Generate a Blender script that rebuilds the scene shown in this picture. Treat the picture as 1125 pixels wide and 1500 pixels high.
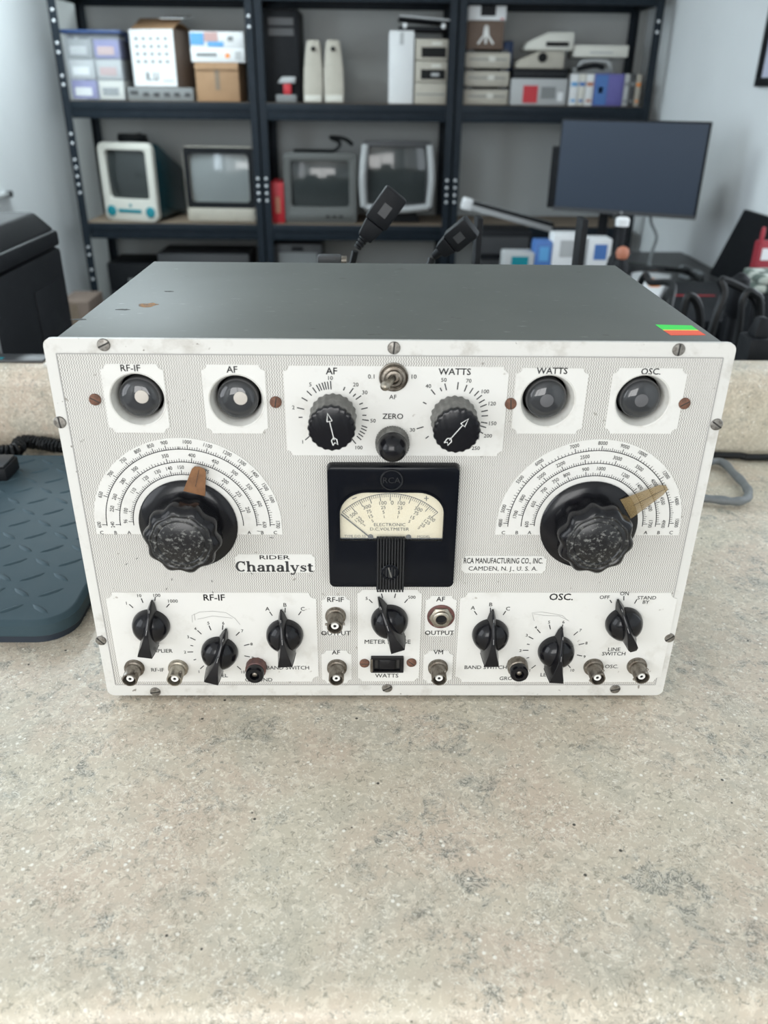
import bpy, bmesh, math, random
from mathutils import Matrix, Vector
for o in list(bpy.data.objects): bpy.data.objects.remove(o)
R = math.radians
PI = math.pi
SC = bpy.context.scene
COL = SC.collection

# ------------------------------------------------------------------ camera
CP, CR, CU, CB = [[-0.01479, -0.57344, 0.48372], [0.99986, -0.01271, 0.01059], [-0.00355, 0.46037, 0.88772], [-0.01616, -0.88763, 0.46027]]
cam = bpy.data.cameras.new('camera')
cam.sensor_fit = 'VERTICAL'; cam.sensor_height = 36.0; cam.sensor_width = 27.0
cam.lens = 28.5088
cam.clip_start = 0.02; cam.clip_end = 50
cam_o = bpy.data.objects.new('camera', cam); COL.objects.link(cam_o)
cam_o.matrix_world = Matrix(((CR[0], CU[0], CB[0], CP[0]), (CR[1], CU[1], CB[1], CP[1]), (CR[2], CU[2], CB[2], CP[2]), (0, 0, 0, 1)))
cam.dof.use_dof = True; cam.dof.focus_distance = 0.70; cam.dof.aperture_fstop = 6.3
SC.camera = cam_o

# ------------------------------------------------------------------ world, daylight, exposure
world = bpy.data.worlds.new('world'); SC.world = world
world.use_nodes = True
world.node_tree.nodes['Background'].inputs[0].default_value = (0.80, 0.90, 1.0, 1)
world.node_tree.nodes['Background'].inputs[1].default_value = 1.0
WIN = (-1.62, 0.60, -0.30, 1.45)            # window in the wall behind the viewer: x0, x1, z0, z1
REAR_Y = -3.6
LWINS = ((-1.9, -0.45, -0.10, 1.40), (0.55, 1.55, 0.15, 1.25))   # windows in the left wall: y0, y1, z0, z1
R_FILL_WINS = ((0.1, 2.1, 0.0, 1.40),)                              # unseen right-wall window, added to brighten the left wall
def area(name, loc, rot, sx, sy, power, col):
    l = bpy.data.lights.new(name, 'AREA'); l.shape = 'RECTANGLE'; l.size = sx; l.size_y = sy
    l.energy = power; l.color = col
    o = bpy.data.objects.new(name, l); COL.objects.link(o); o.location = loc; o.rotation_euler = rot
    return o
area('window_daylight', ((WIN[0]+WIN[1])/2, REAR_Y-0.04, (WIN[2]+WIN[3])/2), (R(90), 0, 0), WIN[1]-WIN[0]-.1, WIN[3]-WIN[2]-.1, 62, (1.0, 0.985, 0.96))
for (y0, y1, z0, z1), e in zip(LWINS, (16, 26)):
    area('side_daylight_and_fill', (-1.74, (y0+y1)/2, (z0+z1)/2), (0, -R(90), 0), z1-z0-.1, y1-y0-.1, e, (0.95, 0.97, 1.0) if y0 < 0 else (0.76, 0.89, 1.0))
for y0, y1, z0, z1 in R_FILL_WINS:
    area('side_daylight_and_fill', (1.48, (y0+y1)/2, (z0+z1)/2), (0, R(90), 0), z1-z0-.1, y1-y0-.1, 13, (0.86, 0.94, 1.0))  # fill light at the added right-hand window
FILL_LAMP = (-1.32, 3.00, 1.54)                  # unseen tube light under the ceiling, added to brighten the left wall
area('left_wall_fill_light', FILL_LAMP, (0, 0, 0),   .22, 1.3, 33, (0.82, 0.95, 1.0))
SC.view_settings.view_transform = 'Standard'; SC.view_settings.look = 'None'
SC.view_settings.exposure = 0.12; SC.view_settings.gamma = 1.0
SC.view_settings.use_curve_mapping = False

# ------------------------------------------------------------------ materials
MATS = {}
def mat(name, col, rough=.5, metal=0., spec=.5, coat=0.):
    if name in MATS: return MATS[name]
    m = bpy.data.materials.new(name); m.use_nodes = True
    b = m.node_tree.nodes['Principled BSDF']
    b.inputs['Base Color'].default_value = (*col, 1); b.inputs['Roughness'].default_value = rough
    b.inputs['Metallic'].default_value = metal; b.inputs['Specular IOR Level'].default_value = spec
    b.inputs['Coat Weight'].default_value = coat; b.inputs['Coat Roughness'].default_value = .08
    MATS[name] = m
    return m
def nodes(m): return m.node_tree.nodes, m.node_tree.links, m.node_tree.nodes['Principled BSDF']
def coord(m, scale=(1, 1, 1)):
    n, l, b = nodes(m)
    t = n.new('ShaderNodeTexCoord'); mp = n.new('ShaderNodeMapping'); mp.inputs['Scale'].default_value = scale
    l.new(t.outputs['Object'], mp.inputs['Vector'])
    return mp.outputs['Vector']
def noise(m, vec, scale, detail=4., rough=.6, dist=0.):
    n, l, b = nodes(m); x = n.new('ShaderNodeTexNoise')
    x.inputs['Scale'].default_value = scale; x.inputs['Detail'].default_value = detail
    x.inputs['Roughness'].default_value = rough; x.inputs['Distortion'].default_value = dist
    l.new(vec, x.inputs['Vector']); return x.outputs['Fac']
def voronoi(m, vec, scale, out='Distance', feature='F1'):
    n, l, b = nodes(m); x = n.new('ShaderNodeTexVoronoi'); x.feature = feature
    x.inputs['Scale'].default_value = scale; l.new(vec, x.inputs['Vector']); return x.outputs[out]
def ramp(m, fac, stops):
    n, l, b = nodes(m); x = n.new('ShaderNodeValToRGB'); e = x.color_ramp.elements
    while len(e) < len(stops): e.new(.5)
    for i, (p, c) in enumerate(stops):
        e[i].position = p; e[i].color = (*c, 1) if len(c) == 3 else c
    l.new(fac, x.inputs[0]); return x.outputs[0]
def mask(m, fac, a, b_):
    n, l, b = nodes(m); x = n.new('ShaderNodeMapRange'); x.clamp = True
    x.inputs[1].default_value = a; x.inputs[2].default_value = b_
    l.new(fac, x.inputs[0]); return x.outputs[0]
def mix(m, fac, c1, c2, mode='MIX'):
    n, l, b = nodes(m); x = n.new('ShaderNodeMix'); x.data_type = 'RGBA'; x.blend_type = mode
    if isinstance(fac, (int, float)): x.inputs[0].default_value = fac
    else: l.new(fac, x.inputs[0])
    for i, c in ((6, c1), (7, c2)):
        if isinstance(c, tuple): x.inputs[i].default_value = (*c, 1)
        else: l.new(c, x.inputs[i])
    return x.outputs[2]
def math_(m, op, a, b_=None):
    n, l, b = nodes(m); x = n.new('ShaderNodeMath'); x.operation = op
    for i, v in ((0, a), (1, b_)):
        if v is None: continue
        if isinstance(v, (int, float)): x.inputs[i].default_value = v
        else: l.new(v, x.inputs[i])
    return x.outputs[0]
def setcol(m, out, inp='Base Color'):
    n, l, b = nodes(m); l.new(out, b.inputs[inp])
def bump(m, fac, strength=.3, dist=.001):
    n, l, b = nodes(m); x = n.new('ShaderNodeBump'); x.inputs['Strength'].default_value = strength
    x.inputs['Distance'].default_value = dist
    l.new(fac, x.inputs['Height']); l.new(x.outputs[0], b.inputs['Normal'])

def worn(name, col, dirt, rough=.5, scale=60, amount=(.58, .75), metal=0., spot=None, big=None, spec=.5):
    """a paint or plastic with blotchy dirt and optional small chips"""
    if name in MATS: return MATS[name]
    m = mat(name, col, rough, metal, spec); v = coord(m)
    c = mix(m, mask(m, noise(m, v, scale, 6, .65), *amount), col, dirt)
    if big: c = mix(m, mask(m, noise(m, v, 9, 3, .5), .45, .7), c, big)
    if spot: c = mix(m, mask(m, noise(m, v, scale*3, 2, .5), .72, .76), c, spot)
    setcol(m, c)
    return m

M_RIM = worn('panel_paint', (.655, .645, .61), (.44, .415, .37), .45, 45, (.53, .80), spot=(.25, .23, .2))
M_PLATE = worn('plate_paint', (.71, .70, .665), (.58, .56, .515), .42, 35, (.55, .8), spot=(.45, .42, .38))
def m_field():
    m = mat('etched_wave_paint', (.6, .58, .55), .42); n, l, b = nodes(m)
    t = n.new('ShaderNodeTexCoord'); s = n.new('ShaderNodeSeparateXYZ'); l.new(t.outputs['Object'], s.inputs[0])
    wob = math_(m, 'MULTIPLY', math_(m, 'SINE', math_(m, 'MULTIPLY', s.outputs[1], 2*PI/.0030)), .0004)
    f = math_(m, 'SINE', math_(m, 'MULTIPLY', math_(m, 'ADD', s.outputs[0], wob), 2*PI/.00185))
    g = mask(m, f, -.6, .7)
    v = coord(m)
    c = mix(m, g, (.36, .345, .315), (.72, .705, .67))
    c = mix(m, mask(m, noise(m, v, 14, 4, .6), .42, .75), c, (.55, .53, .50))
    c = mix(m, mask(m, noise(m, v, 160, 2, .5), .70, .76), c, (.30, .28, .25))
    setcol(m, c); bump(m, g, .5, .0004)
    return m
M_FIELD = m_field()
def m_cab():
    m = mat('grey_cabinet_enamel', (.11, .12, .11), .5); v = coord(m)
    c = mix(m, mask(m, noise(m, v, 7, 3, .5), .35, .7), (.090, .098, .088), (.110, .118, .106))
    c = mix(m, mask(m, noise(m, coord(m, (1, 2.2, 1)), 38, 2, .5), .735, .76), c, (.06, .055, .05))
    c = mix(m, mask(m, noise(m, coord(m, (3, 14, 3)), 24, 2, .5), .70, .8), c, (.27, .28, .26))
    setcol(m, c); bump(m, noise(m, v, 600, 2), .12, .0004)
    return m
M_CAB = m_cab()
M_RUSTPATCH = worn('rust_bloom', (.42, .20, .06), (.12, .10, .08), .7, 200, (.4, .6))
M_INK = mat('printed_black_ink', (.03, .03, .032), .5)
M_GREYINK = mat('pencil_grey', (.35, .34, .33), .6)
M_WHITEINK = mat('white_paint_fill', (.8, .8, .77), .5)
M_BAKE = worn('black_bakelite', (.006, .006, .008), (.016, .016, .016), .18, 80, (.6, .9), spec=.35)
M_METER = worn('black_meter_bakelite', (.004, .005, .008), (.010, .010, .012), .16, 60, (.6, .9), spec=.18)
def m_worn_bake():
    m = mat('dusty_black_bakelite', (.01, .01, .011), .3); v = coord(m)
    f = mask(m, noise(m, v, 300, 5, .72), .53, .64)
    setcol(m, mix(m, f, (.009, .009, .010), (.17, .17, .16)))
    setcol(m, mask(m, f, -.5, 1.3), 'Roughness'); return m
M_WORNB = m_worn_bake()
M_RIB = mat('highlight_bakelite', (.020, .021, .023), .35, 0, .35)  # lighter black puts the specular rib edges into the colour
M_GREYKNOB = worn('toplit_knob_side', (.11, .108, .10), (.20, .195, .18), .5, 140, (.45, .7))  # this grey carries the light falling on knob sides from above
M_STEEL = worn('aged_screw_steel', (.30, .285, .26), (.13, .115, .10), .42, 300, (.45, .7), metal=.85)
M_RUSTY = worn('rusted_screw', (.20, .095, .06), (.10, .05, .035), .7, 300, (.4, .7), metal=.2)
M_SLOT = mat('dark_slot', (.03, .028, .025), .7)
M_NICKEL = worn('tarnished_nickel', (.27, .245, .21), (.11, .09, .07), .40, 170, (.42, .66), metal=.9)
M_BRIGHTN = worn('worn_bright_nickel', (.42, .39, .33), (.22, .19, .15), .34, 170, (.45, .7), metal=.9)
M_INSUL = mat('white_insulator', (.85, .84, .80), .4)
M_HOLE = mat('dark_hole', (.006, .006, .006), .9)
M_MAROON = worn('maroon_fibre', (.14, .055, .045), (.07, .03, .03), .5, 200, (.4, .7))
M_FUNNEL = worn('funnel_paint', (.66, .65, .61), (.50, .47, .41), .45, 90, (.5, .8))
M_CREAM = worn('cream_dial_card', (.80, .72, .52), (.74, .64, .43), .55, 40, (.5, .8))
M_BROWNTAB = worn('brown_celluloid', (.24, .115, .05), (.16, .075, .035), .35, 120, (.4, .7))
def m_glass(name, tint, alpha, rough=.03):
    m = mat(name, tint, rough); n, l, b = nodes(m)
    b.inputs['Alpha'].default_value = alpha
    return m
M_TABTAN = m_glass('tan_celluloid', (.34, .24, .11), .52, .3)
M_GLASS = m_glass('clear_glass', (.75, .78, .78), .10, .02)
M_EYEGLASS = mat('smoked_tube_glass', (.035, .037, .04), .06, 0, .5, .3)
M_EYERING = mat('tube_grey_coating', (.12, .12, .125), .3)
M_EYEDISC = mat('lit_tube_target', (.52, .48, .43), .45)  # light on the two left eyes is put into this paler tone
M_EYEDISC2 = mat('unlit_tube_target', (.10, .10, .105), .45)
M_GREEN = mat('green_sticker', (.05, .75, .10), .6)
M_YELLOW = mat('yellow_sticker', (.85, .75, .15), .6)
M_REDST = mat('red_orange_sticker', (.90, .12, .06), .6)
M_RUBBER = mat('black_rubber', (.012, .012, .013), .55)

def m_counter():
    m = mat('speckled_stone_laminate', (.5, .47, .42), .36); n, l, b = nodes(m); v = coord(m)
    c = mix(m, mask(m, noise(m, v, 7.5, 3, .55, .5), .40, .62), (.565, .512, .405), (.575, .478, .378))
    c = mix(m, math_(m, 'MULTIPLY', mask(m, noise(m, v, 17, 4, .6, .6), .50, .66), .8), c, (.50, .465, .38))
    # mottling at fine sizes
    c = mix(m, math_(m, 'MULTIPLY', mask(m, noise(m, v, 110, 5, .75, .9), .52, .60), .65), c, (.74, .675, .555))
    c = mix(m, math_(m, 'MULTIPLY', mask(m, noise(m, v, 210, 4, .75, .8), .56, .63), .80), c, (.29, .265, .21))
    c = mix(m, math_(m, 'MULTIPLY', mask(m, noise(m, v, 330, 3, .65, .5), .60, .66), .85), c, (.78, .73, .62))
    # grey vein clusters: sharp short worm lines where a patchy mask allows
    clus = math_(m, 'MULTIPLY', mask(m, noise(m, v, 11, 4, .7, .8), .48, .58), mask(m, noise(m, v, 42, 4, .7, .8), .52, .60))
    worm = math_(m, 'ABSOLUTE', math_(m, 'SUBTRACT', noise(m, v, 95, 5, .72, 1.6), .5))
    c = mix(m, math_(m, 'MULTIPLY', clus, .30), c, (.36, .37, .335))
    c = mix(m, math_(m, 'MULTIPLY', math_(m, 'MULTIPLY', mask(m, worm, .040, .012), clus), .85), c, (.10, .11, .10))
    worm2 = math_(m, 'ABSOLUTE', math_(m, 'SUBTRACT', noise(m, v, 55, 6, .74, 1.9), .47))
    thin = math_(m, 'MULTIPLY', mask(m, worm2, .011, .003), mask(m, noise(m, v, 24, 3, .6), .50, .57))
    c = mix(m, math_(m, 'MULTIPLY', thin, .8), c, (.17, .15, .11))
    # pale shell flecks and curls
    fl = math_(m, 'MULTIPLY', mask(m, voronoi(m, v, 140), .24, .14), mask(m, noise(m, v, 60, 3, .6), .52, .58))
    c = mix(m, math_(m, 'MULTIPLY', fl, .9), c, (.84, .81, .73))
    ring = math_(m, 'ABSOLUTE', math_(m, 'SUBTRACT', noise(m, v, 85, 2, .5, 2.6), .575))
    c = mix(m, math_(m, 'MULTIPLY', math_(m, 'MULTIPLY', mask(m, ring, .018, .006), mask(m, noise(m, v, 26, 2), .47, .55)), .85), c, (.80, .77, .68))
    pit = mask(m, voronoi(m, v, 60), .09, .06)
    c = mix(m, math_(m, 'MULTIPLY', pit, mask(m, noise(m, v, 30, 2), .55, .58)), c, (.06, .055, .045))
    setcol(m, c); bump(m, noise(m, v, 220, 4, .7), .10, .0006)
    return m
M_COUNTER = m_counter()
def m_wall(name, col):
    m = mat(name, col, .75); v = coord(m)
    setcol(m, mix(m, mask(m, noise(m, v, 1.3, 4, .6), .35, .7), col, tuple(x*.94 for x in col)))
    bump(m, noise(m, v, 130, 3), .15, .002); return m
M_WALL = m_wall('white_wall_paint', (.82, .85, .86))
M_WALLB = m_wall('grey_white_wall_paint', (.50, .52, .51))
M_CEIL = m_wall('ceiling_paint', (.80, .80, .78))
M_FLOOR = m_wall('grey_floor_vinyl', (.16, .15, .14))
M_RACK = worn('blue_grey_rack_steel', (.010, .016, .023), (.016, .022, .030), .5, 20, (.45, .8), spec=.2)
M_BOARD = worn('particle_board', (.23, .175, .125), (.18, .135, .095), .7, 60, (.45, .7))
M_ZINC = mat('bright_rivet_and_slot', (.75, .78, .80), .35, .35)
M_BLACKP = worn('black_plastic', (.007, .008, .010), (.013, .014, .016), .55, 40, (.5, .8), spec=.2)
M_DARKGREY = mat('dark_grey_plastic', (.045, .047, .05), .45)
M_BEIGE = worn('beige_plastic', (.44, .41, .345), (.36, .335, .28), .5, 20, (.5, .8))
M_OFFWHITE = mat('off_white_plastic', (.62, .61, .55), .5)
M_LGREY = mat('light_grey_plastic', (.42, .43, .43), .5)
M_MGREY = mat('mid_grey_plastic', (.20, .21, .21), .5)
M_TVGREY = mat('charcoal_grey_plastic', (.10, .105, .10), .5)
M_WHITE = worn('white_card', (.72, .73, .73), (.66, .67, .68), .6, 14, (.5, .8))
M_CARD = worn('brown_cardboard', (.36, .22, .12), (.30, .18, .095), .75, 12, (.45, .75))
M_DCARD = worn('dark_cardboard', (.20, .15, .12), (.16, .12, .10), .75, 12, (.45, .75))
M_BROWNBOX = worn('chocolate_box', (.13, .085, .06), (.11, .07, .05), .6, 12, (.45, .75))
M_BLUE = mat('blue_print', (.06, .16, .42), .5)
M_LBLUE = mat('sky_blue_print', (.10, .33, .62), .5)
M_PURPLE = mat('purple_print', (.13, .12, .36), .5)
M_PINK = mat('dusty_pink_print', (.50, .32, .30), .6)
M_RED = mat('red_plastic', (.50, .02, .03), .45)
M_DRED = mat('deep_red_plastic', (.28, .012, .025), .5)
M_ORANGE = mat('orange_print', (.85, .28, .05), .55)
M_TEAL = mat('teal_translucent_plastic', (.01, .22, .27), .25, 0, .5, .2)
M_DTEAL = mat('dark_teal_plastic', (.006, .045, .06), .25, 0, .5, .2)
M_CLEAR = m_glass('clear_tub_plastic', (.70, .75, .80), .14, .15)
M_NAVY = mat('navy_lid', (.015, .045, .14), .4)
M_CRT = mat('crt_glass', (.040, .046, .046), .07, 0, .5, .2)
M_CRTG = mat('grey_crt_glass', (.22, .24, .24), .10, 0, .5, .2)
M_LCD = mat('matte_lcd', (.036, .050, .074), .4, 0, .25)
M_SCALE = worn('slate_blue_platform', (.046, .074, .088), (.054, .080, .093), .50, 30, (.45, .75), spec=.12)
M_SCALED = mat('dark_slate_base', (.02, .03, .045), .45)
M_CABLEG = worn('grey_cable_jacket', (.17, .185, .19), (.13, .14, .145), .5, 60, (.45, .7))
M_CABLEB = mat('black_cable_jacket', (.006, .007, .008), .45, 0, .3)
M_DESK = worn('dark_desk_laminate', (.030, .030, .032), (.045, .045, .046), .45, 10, (.45, .7))
M_FRAMEW = mat('picture_paper', (.55, .57, .70), .6)
M_SKIN = mat('terracotta_plastic', (.45, .17, .10), .5)
def m_plaid():
    m = mat('plaid_cloth', (.3, .33, .3), .9); n, l, b = nodes(m)
    t = n.new('ShaderNodeTexCoord'); s = n.new('ShaderNodeSeparateXYZ'); l.new(t.outputs['Object'], s.inputs[0])
    a = mask(m, math_(m, 'SINE', math_(m, 'MULTIPLY', s.outputs[0], 90)), .2, .4)
    d = mask(m, math_(m, 'SINE', math_(m, 'MULTIPLY', math_(m, 'ADD', s.outputs[1], s.outputs[2]), 90)), .2, .4)
    setcol(m, mix(m, d, mix(m, a, (.10, .13, .11), (.50, .53, .48)), mix(m, a, (.40, .43, .38), (.06, .08, .07))))
    return m
M_PLAID = m_plaid()

# ------------------------------------------------------------------ mesh helpers
class MB:
    def __init__(s): s.v = []; s.f = []
    def add(s, v, f, M=None):
        k = len(s.v)
        s.v += [tuple(M @ Vector(p)) for p in v] if M is not None else [tuple(p) for p in v]
        s.f += [tuple(i+k for i in q) for q in f]; return s
    def box(s, x0, x1, y0, y1, z0, z1, M=None):
        v = [(x, y, z) for z in (z0, z1) for y in (y0, y1) for x in (x0, x1)]
        return s.add(v, [(0, 2, 3, 1), (4, 5, 7, 6), (0, 1, 5, 4), (1, 3, 7, 5), (3, 2, 6, 7), (2, 0, 4, 6)], M)
    def taper(s, a, b, M=None):
        """hexahedron between rectangle a=(x0,x1,y0,y1,z) and b"""
        v = [(x, y, a[4]) for y in a[2:4] for x in a[0:2]] + [(x, y, b[4]) for y in b[2:4] for x in b[0:2]]
        return s.add(v, [(0, 2, 3, 1), (4, 5, 7, 6), (0, 1, 5, 4), (1, 3, 7, 5), (3, 2, 6, 7), (2, 0, 4, 6)], M)
    def lathe(s, prof, n=32, M=None, lobes=0, amp=0., cap=(True, True)):
        v = []; f = []
        for i, pr in enumerate(prof):
            r, h = pr[0], pr[1]; a = amp*(pr[2] if len(pr) > 2 else 1)
            for j in range(n):
                t = 2*PI*j/n; rr = r + (a*(math.cos(lobes*t)) if lobes else 0)
                v.append((rr*math.cos(t), rr*math.sin(t), h))
        for i in range(len(prof)-1):
            for j in range(n):
                k = (j+1) % n
                f.append((i*n+j, i*n+k, (i+1)*n+k, (i+1)*n+j))
        if cap[0]: f.append(tuple(reversed(range(n))))
        if cap[1]: f.append(tuple(range((len(prof)-1)*n, len(prof)*n)))
        return s.add(v, f, M)
    def prism(s, poly, z0, z1, M=None, top=None):
        n = len(poly); top = top or poly
        v = [(x, y, z0) for x, y in poly] + [(x, y, z1) for x, y in top]
        f = [tuple(reversed(range(n))), tuple(range(n, 2*n))] + [(i, (i+1) % n, n+(i+1) % n, n+i) for i in range(n)]
        return s.add(v, f, M)
    def tube(s, pts, r, n=8, M=None, rf=None):
        P = [Vector(p) for p in pts]; v = []; f = []; up = Vector((0, 0, 1)); prev = None
        for i, p in enumerate(P):
            d = (P[min(i+1, len(P)-1)] - P[max(i-1, 0)]).normalized()
            if prev is None:
                a = d.cross(up)
                if a.length < 1e-3: a = d.cross(Vector((1, 0, 0)))
            else: a = prev - d*prev.dot(d)
            a.normalize(); prev = a; b = d.cross(a)
            rr = r*(rf(i/(len(P)-1)) if rf else 1)
            for j in range(n):
                t = 2*PI*j/n; v.append(p + (a*math.cos(t) + b*math.sin(t))*rr)
        for i in range(len(P)-1):
            for j in range(n):
                k = (j+1) % n; f.append((i*n+j, i*n+k, (i+1)*n+k, (i+1)*n+j))
        f.append(tuple(reversed(range(n)))); f.append(tuple(range((len(P)-1)*n, len(P)*n)))
        return s.add(v, f, M)
    def stroke(s, pts, w, z=0., M=None, w1=None):
        """flat ribbon in the xy plane"""
        n = len(pts); v = []; f = []
        for i, p in enumerate(pts):
            a = pts[max(i-1, 0)]; b = pts[min(i+1, n-1)]
            dx, dy = b[0]-a[0], b[1]-a[1]; L = math.hypot(dx, dy) or 1
            ww = w[i] if isinstance(w, (list, tuple)) else (w if w1 is None else w+(w1-w)*i/(n-1))
            nx, ny = -dy/L*ww/2, dx/L*ww/2
            v += [(p[0]+nx, p[1]+ny, z), (p[0]-nx, p[1]-ny, z)]
        for i in range(n-1): f.append((2*i, 2*i+1, 2*i+3, 2*i+2))
        return s.add(v, f, M)
def mesh(name, mb, material=None, bevel=0., angle=38, seg=2, smooth=True):
    bm = bmesh.new(); vs = [bm.verts.new(p) for p in mb.v]
    for q in mb.f:
        try: bm.faces.new([vs[i] for i in q])
        except ValueError: pass
    bmesh.ops.remove_doubles(bm, verts=bm.verts, dist=1e-6)
    if bevel:
        es = [e for e in bm.edges if len(e.link_faces) == 2 and e.calc_face_angle() > R(angle)]
        bmesh.ops.bevel(bm, geom=es, offset=bevel, segments=seg, profile=.5, affect='EDGES', clamp_overlap=True)
    for f in bm.faces: f.smooth = smooth
    if smooth:
        for e in bm.edges:
            if len(e.link_faces) != 2 or e.calc_face_angle() > R(angle): e.smooth = False
    me = bpy.data.meshes.new(name); bm.to_mesh(me); bm.free()
    if material: me.materials.append(material)
    return me
def obj(name, mb, material=None, parent=None, loc=(0, 0, 0), rot=(0, 0, 0), bevel=0., angle=38, seg=2, smooth=True, label=None):
    me = mb if isinstance(mb, bpy.types.Mesh) else mesh(name, mb, material, bevel, angle, seg, smooth)
    o = bpy.data.objects.new(name, me); COL.objects.link(o)
    o.location = loc; o.rotation_euler = rot
    if parent: o.parent = parent
    if label: o['label'] = label
    return o
def tag(o, label, cat, group=None):
    o['label'] = label; o['category'] = cat
    if group: o['group'] = group
    return o
def thing(name, label, cat, loc=(0, 0, 0), rz=0, group=None):
    o = bpy.data.objects.new(name, None); COL.objects.link(o); o.empty_display_size = .05
    o.location = loc; o.rotation_euler = (0, 0, rz)
    return tag(o, label, cat, group)
def struct(name, mb, m, parent=None, **k):
    o = obj(name, mb, m, parent, **k); o['kind'] = 'structure'; return o
FR = PI/2
def front(name, mb, material, parent, xz, y=0., a=0., **k):
    """a part built in local xy with z pointing out of the panel"""
    return obj(name, mb, material, parent, (xz[0], y, xz[1]), (FR, -a, 0), **k)
def bez(pts, n=10):
    """Catmull-Rom through the points"""
    P = [Vector(p) for p in pts]; P = [P[0]*2-P[1]] + P + [P[-1]*2-P[-2]]; out = []
    for i in range(1, len(P)-2):
        for j in range(n):
            t = j/n; a, b, c, d = P[i-1], P[i], P[i+1], P[i+2]
            out.append(.5*((2*b) + (c-a)*t + (2*a-5*b+4*c-d)*t*t + (3*b-a-3*c+d)*t**3))
    out.append(P[-2]); return out
def rrect(w, h, r, n=4, cx=0, cy=0):
    p = []
    for (sx, sy, a0) in ((1, 1, 0), (-1, 1, 90), (-1, -1, 180), (1, -1, 270)):
        for i in range(n+1):
            a = R(a0+90*i/n); p.append((cx+sx*(w/2-r)+r*math.cos(a), cy+sy*(h/2-r)+r*math.sin(a)))
    return p
def notched(w, h, r, n=4, cx=0, cy=0):
    p = []
    for (sx, sy, a0) in ((1, 1, 270), (-1, 1, 0), (-1, -1, 90), (1, -1, 180)):
        for i in range(n+1):
            a = R(a0-90*i/n); p.append((cx+sx*w/2+r*math.cos(a), cy+sy*h/2+r*math.sin(a)))
    return p
def circ(r, n=40, cx=0, cy=0): return [(cx+r*math.cos(2*PI*i/n), cy+r*math.sin(2*PI*i/n)) for i in range(n)]
def cutplate(outer, holes, z0, z1):
    """a plate with holes: filled 2D curve turned into a mesh builder"""
    cu = bpy.data.curves.new('tmp', 'CURVE'); cu.dimensions = '2D'; cu.fill_mode = 'BOTH'; cu.extrude = (z1-z0)/2
    for loop in [outer]+holes:
        s = cu.splines.new('POLY'); s.points.add(len(loop)-1); s.use_cyclic_u = True
        for i, p in enumerate(loop): s.points[i].co = (p[0], p[1], 0, 1)
    o = bpy.data.objects.new('tmp', cu); COL.objects.link(o); bpy.context.view_layer.update()
    me = bpy.data.meshes.new_from_object(o.evaluated_get(bpy.context.evaluated_depsgraph_get()))
    mb = MB(); mb.add([(v.co.x, v.co.y, v.co.z+(z0+z1)/2) for v in me.vertices], [tuple(p.vertices) for p in me.polygons])
    bpy.data.objects.remove(o); bpy.data.meshes.remove(me); bpy.data.curves.remove(cu)
    return mb
# ---- lettering
TXT = {}
def glyphs(st):
    k = st
    if k not in TXT:
        cu = bpy.data.curves.new('tmp', 'FONT'); cu.body = st; cu.resolution_u = 2
        o = bpy.data.objects.new('tmp', cu); COL.objects.link(o); bpy.context.view_layer.update()
        me = bpy.data.meshes.new_from_object(o.evaluated_get(bpy.context.evaluated_depsgraph_get()))
        TXT[k] = ([(v.co.x, v.co.y) for v in me.vertices], [tuple(p.vertices) for p in me.polygons])
        bpy.data.objects.remove(o); bpy.data.meshes.remove(me); bpy.data.curves.remove(cu)
    return TXT[k]
_h = glyphs('H')[0]; CAP = max(p[1] for p in _h)-min(p[1] for p in _h)
def text(mb, st, xy, h, a=0., sx=1., bold=.008, z=0., width=None):
    v, f = glyphs(st); s = h/CAP
    x0 = min(p[0] for p in v); x1 = max(p[0] for p in v)
    if width: sx = width/((x1-x0)*s)
    ca, sa = math.cos(a), math.sin(a); k = bold*1.15
    for dx, dy in (((-k, -k*.7), (k, -k*.7), (k, k*.7), (-k, k*.7)) if k else ((0, 0),)):   # heavier strokes: the same face struck four times
        out = []
        for x, y in v:
            X = (x+dx-(x0+x1)/2)*s*sx; Y = (y+dy-CAP/2)*s
            out.append((xy[0]+X*ca-Y*sa, xy[1]+X*sa+Y*ca, z))
        mb.add(out, f)

# ================================================================== THE ROOM
LW, RW, BW, CE, FL = -1.72, 1.46, 4.50, 1.62, -0.92
CT = -0.004                                     # counter top
b = MB().box(LW-.1, RW+.1, REAR_Y-.1, BW+.1, FL-.05, FL); struct('floor', b, M_FLOOR)
b = MB().box(LW-.1, RW+.1, REAR_Y-.1, BW+.1, CE, CE+.05); struct('ceiling', b, M_CEIL)
def windowed(name, xa, xb, wins, xf0, xf1, n0):
    b = MB(); y = REAR_Y
    for y0, y1, z0, z1 in wins: b.box(xa, xb, y, y0, FL, CE).box(xa, xb, y0, y1, FL, z0).box(xa, xb, y0, y1, z1, CE); y = y1
    b.box(xa, xb, y, BW, FL, CE); struct(name, b, M_WALL)
    for k, (y0, y1, z0, z1) in enumerate(wins):
        f = MB(); ym = (y0+y1)/2
        for ya, yb in ((y0, y0+.04), (ym-.02, ym+.02), (y1-.04, y1)): f.box(xf0, xf1, ya, yb, z0, z1)
        f.box(xf0, xf1, y0, y1, z0, z0+.04).box(xf0, xf1, y0, y1, z1-.04, z1); struct('window_%d' % (n0+k), f, M_WHITE)
windowed('wall_left', LW-.1, LW, LWINS, LW-.01, LW+.02, 2)
windowed('wall_right', RW, RW+.1, R_FILL_WINS, RW-.02, RW+.01, 4)  # opening and frame of the added right-hand window
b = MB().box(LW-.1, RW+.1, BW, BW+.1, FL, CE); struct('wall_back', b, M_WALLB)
b = MB()
b.box(LW-.1, WIN[0], REAR_Y-.1, REAR_Y, FL, CE).box(WIN[1], RW+.1, REAR_Y-.1, REAR_Y, FL, CE)
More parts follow.
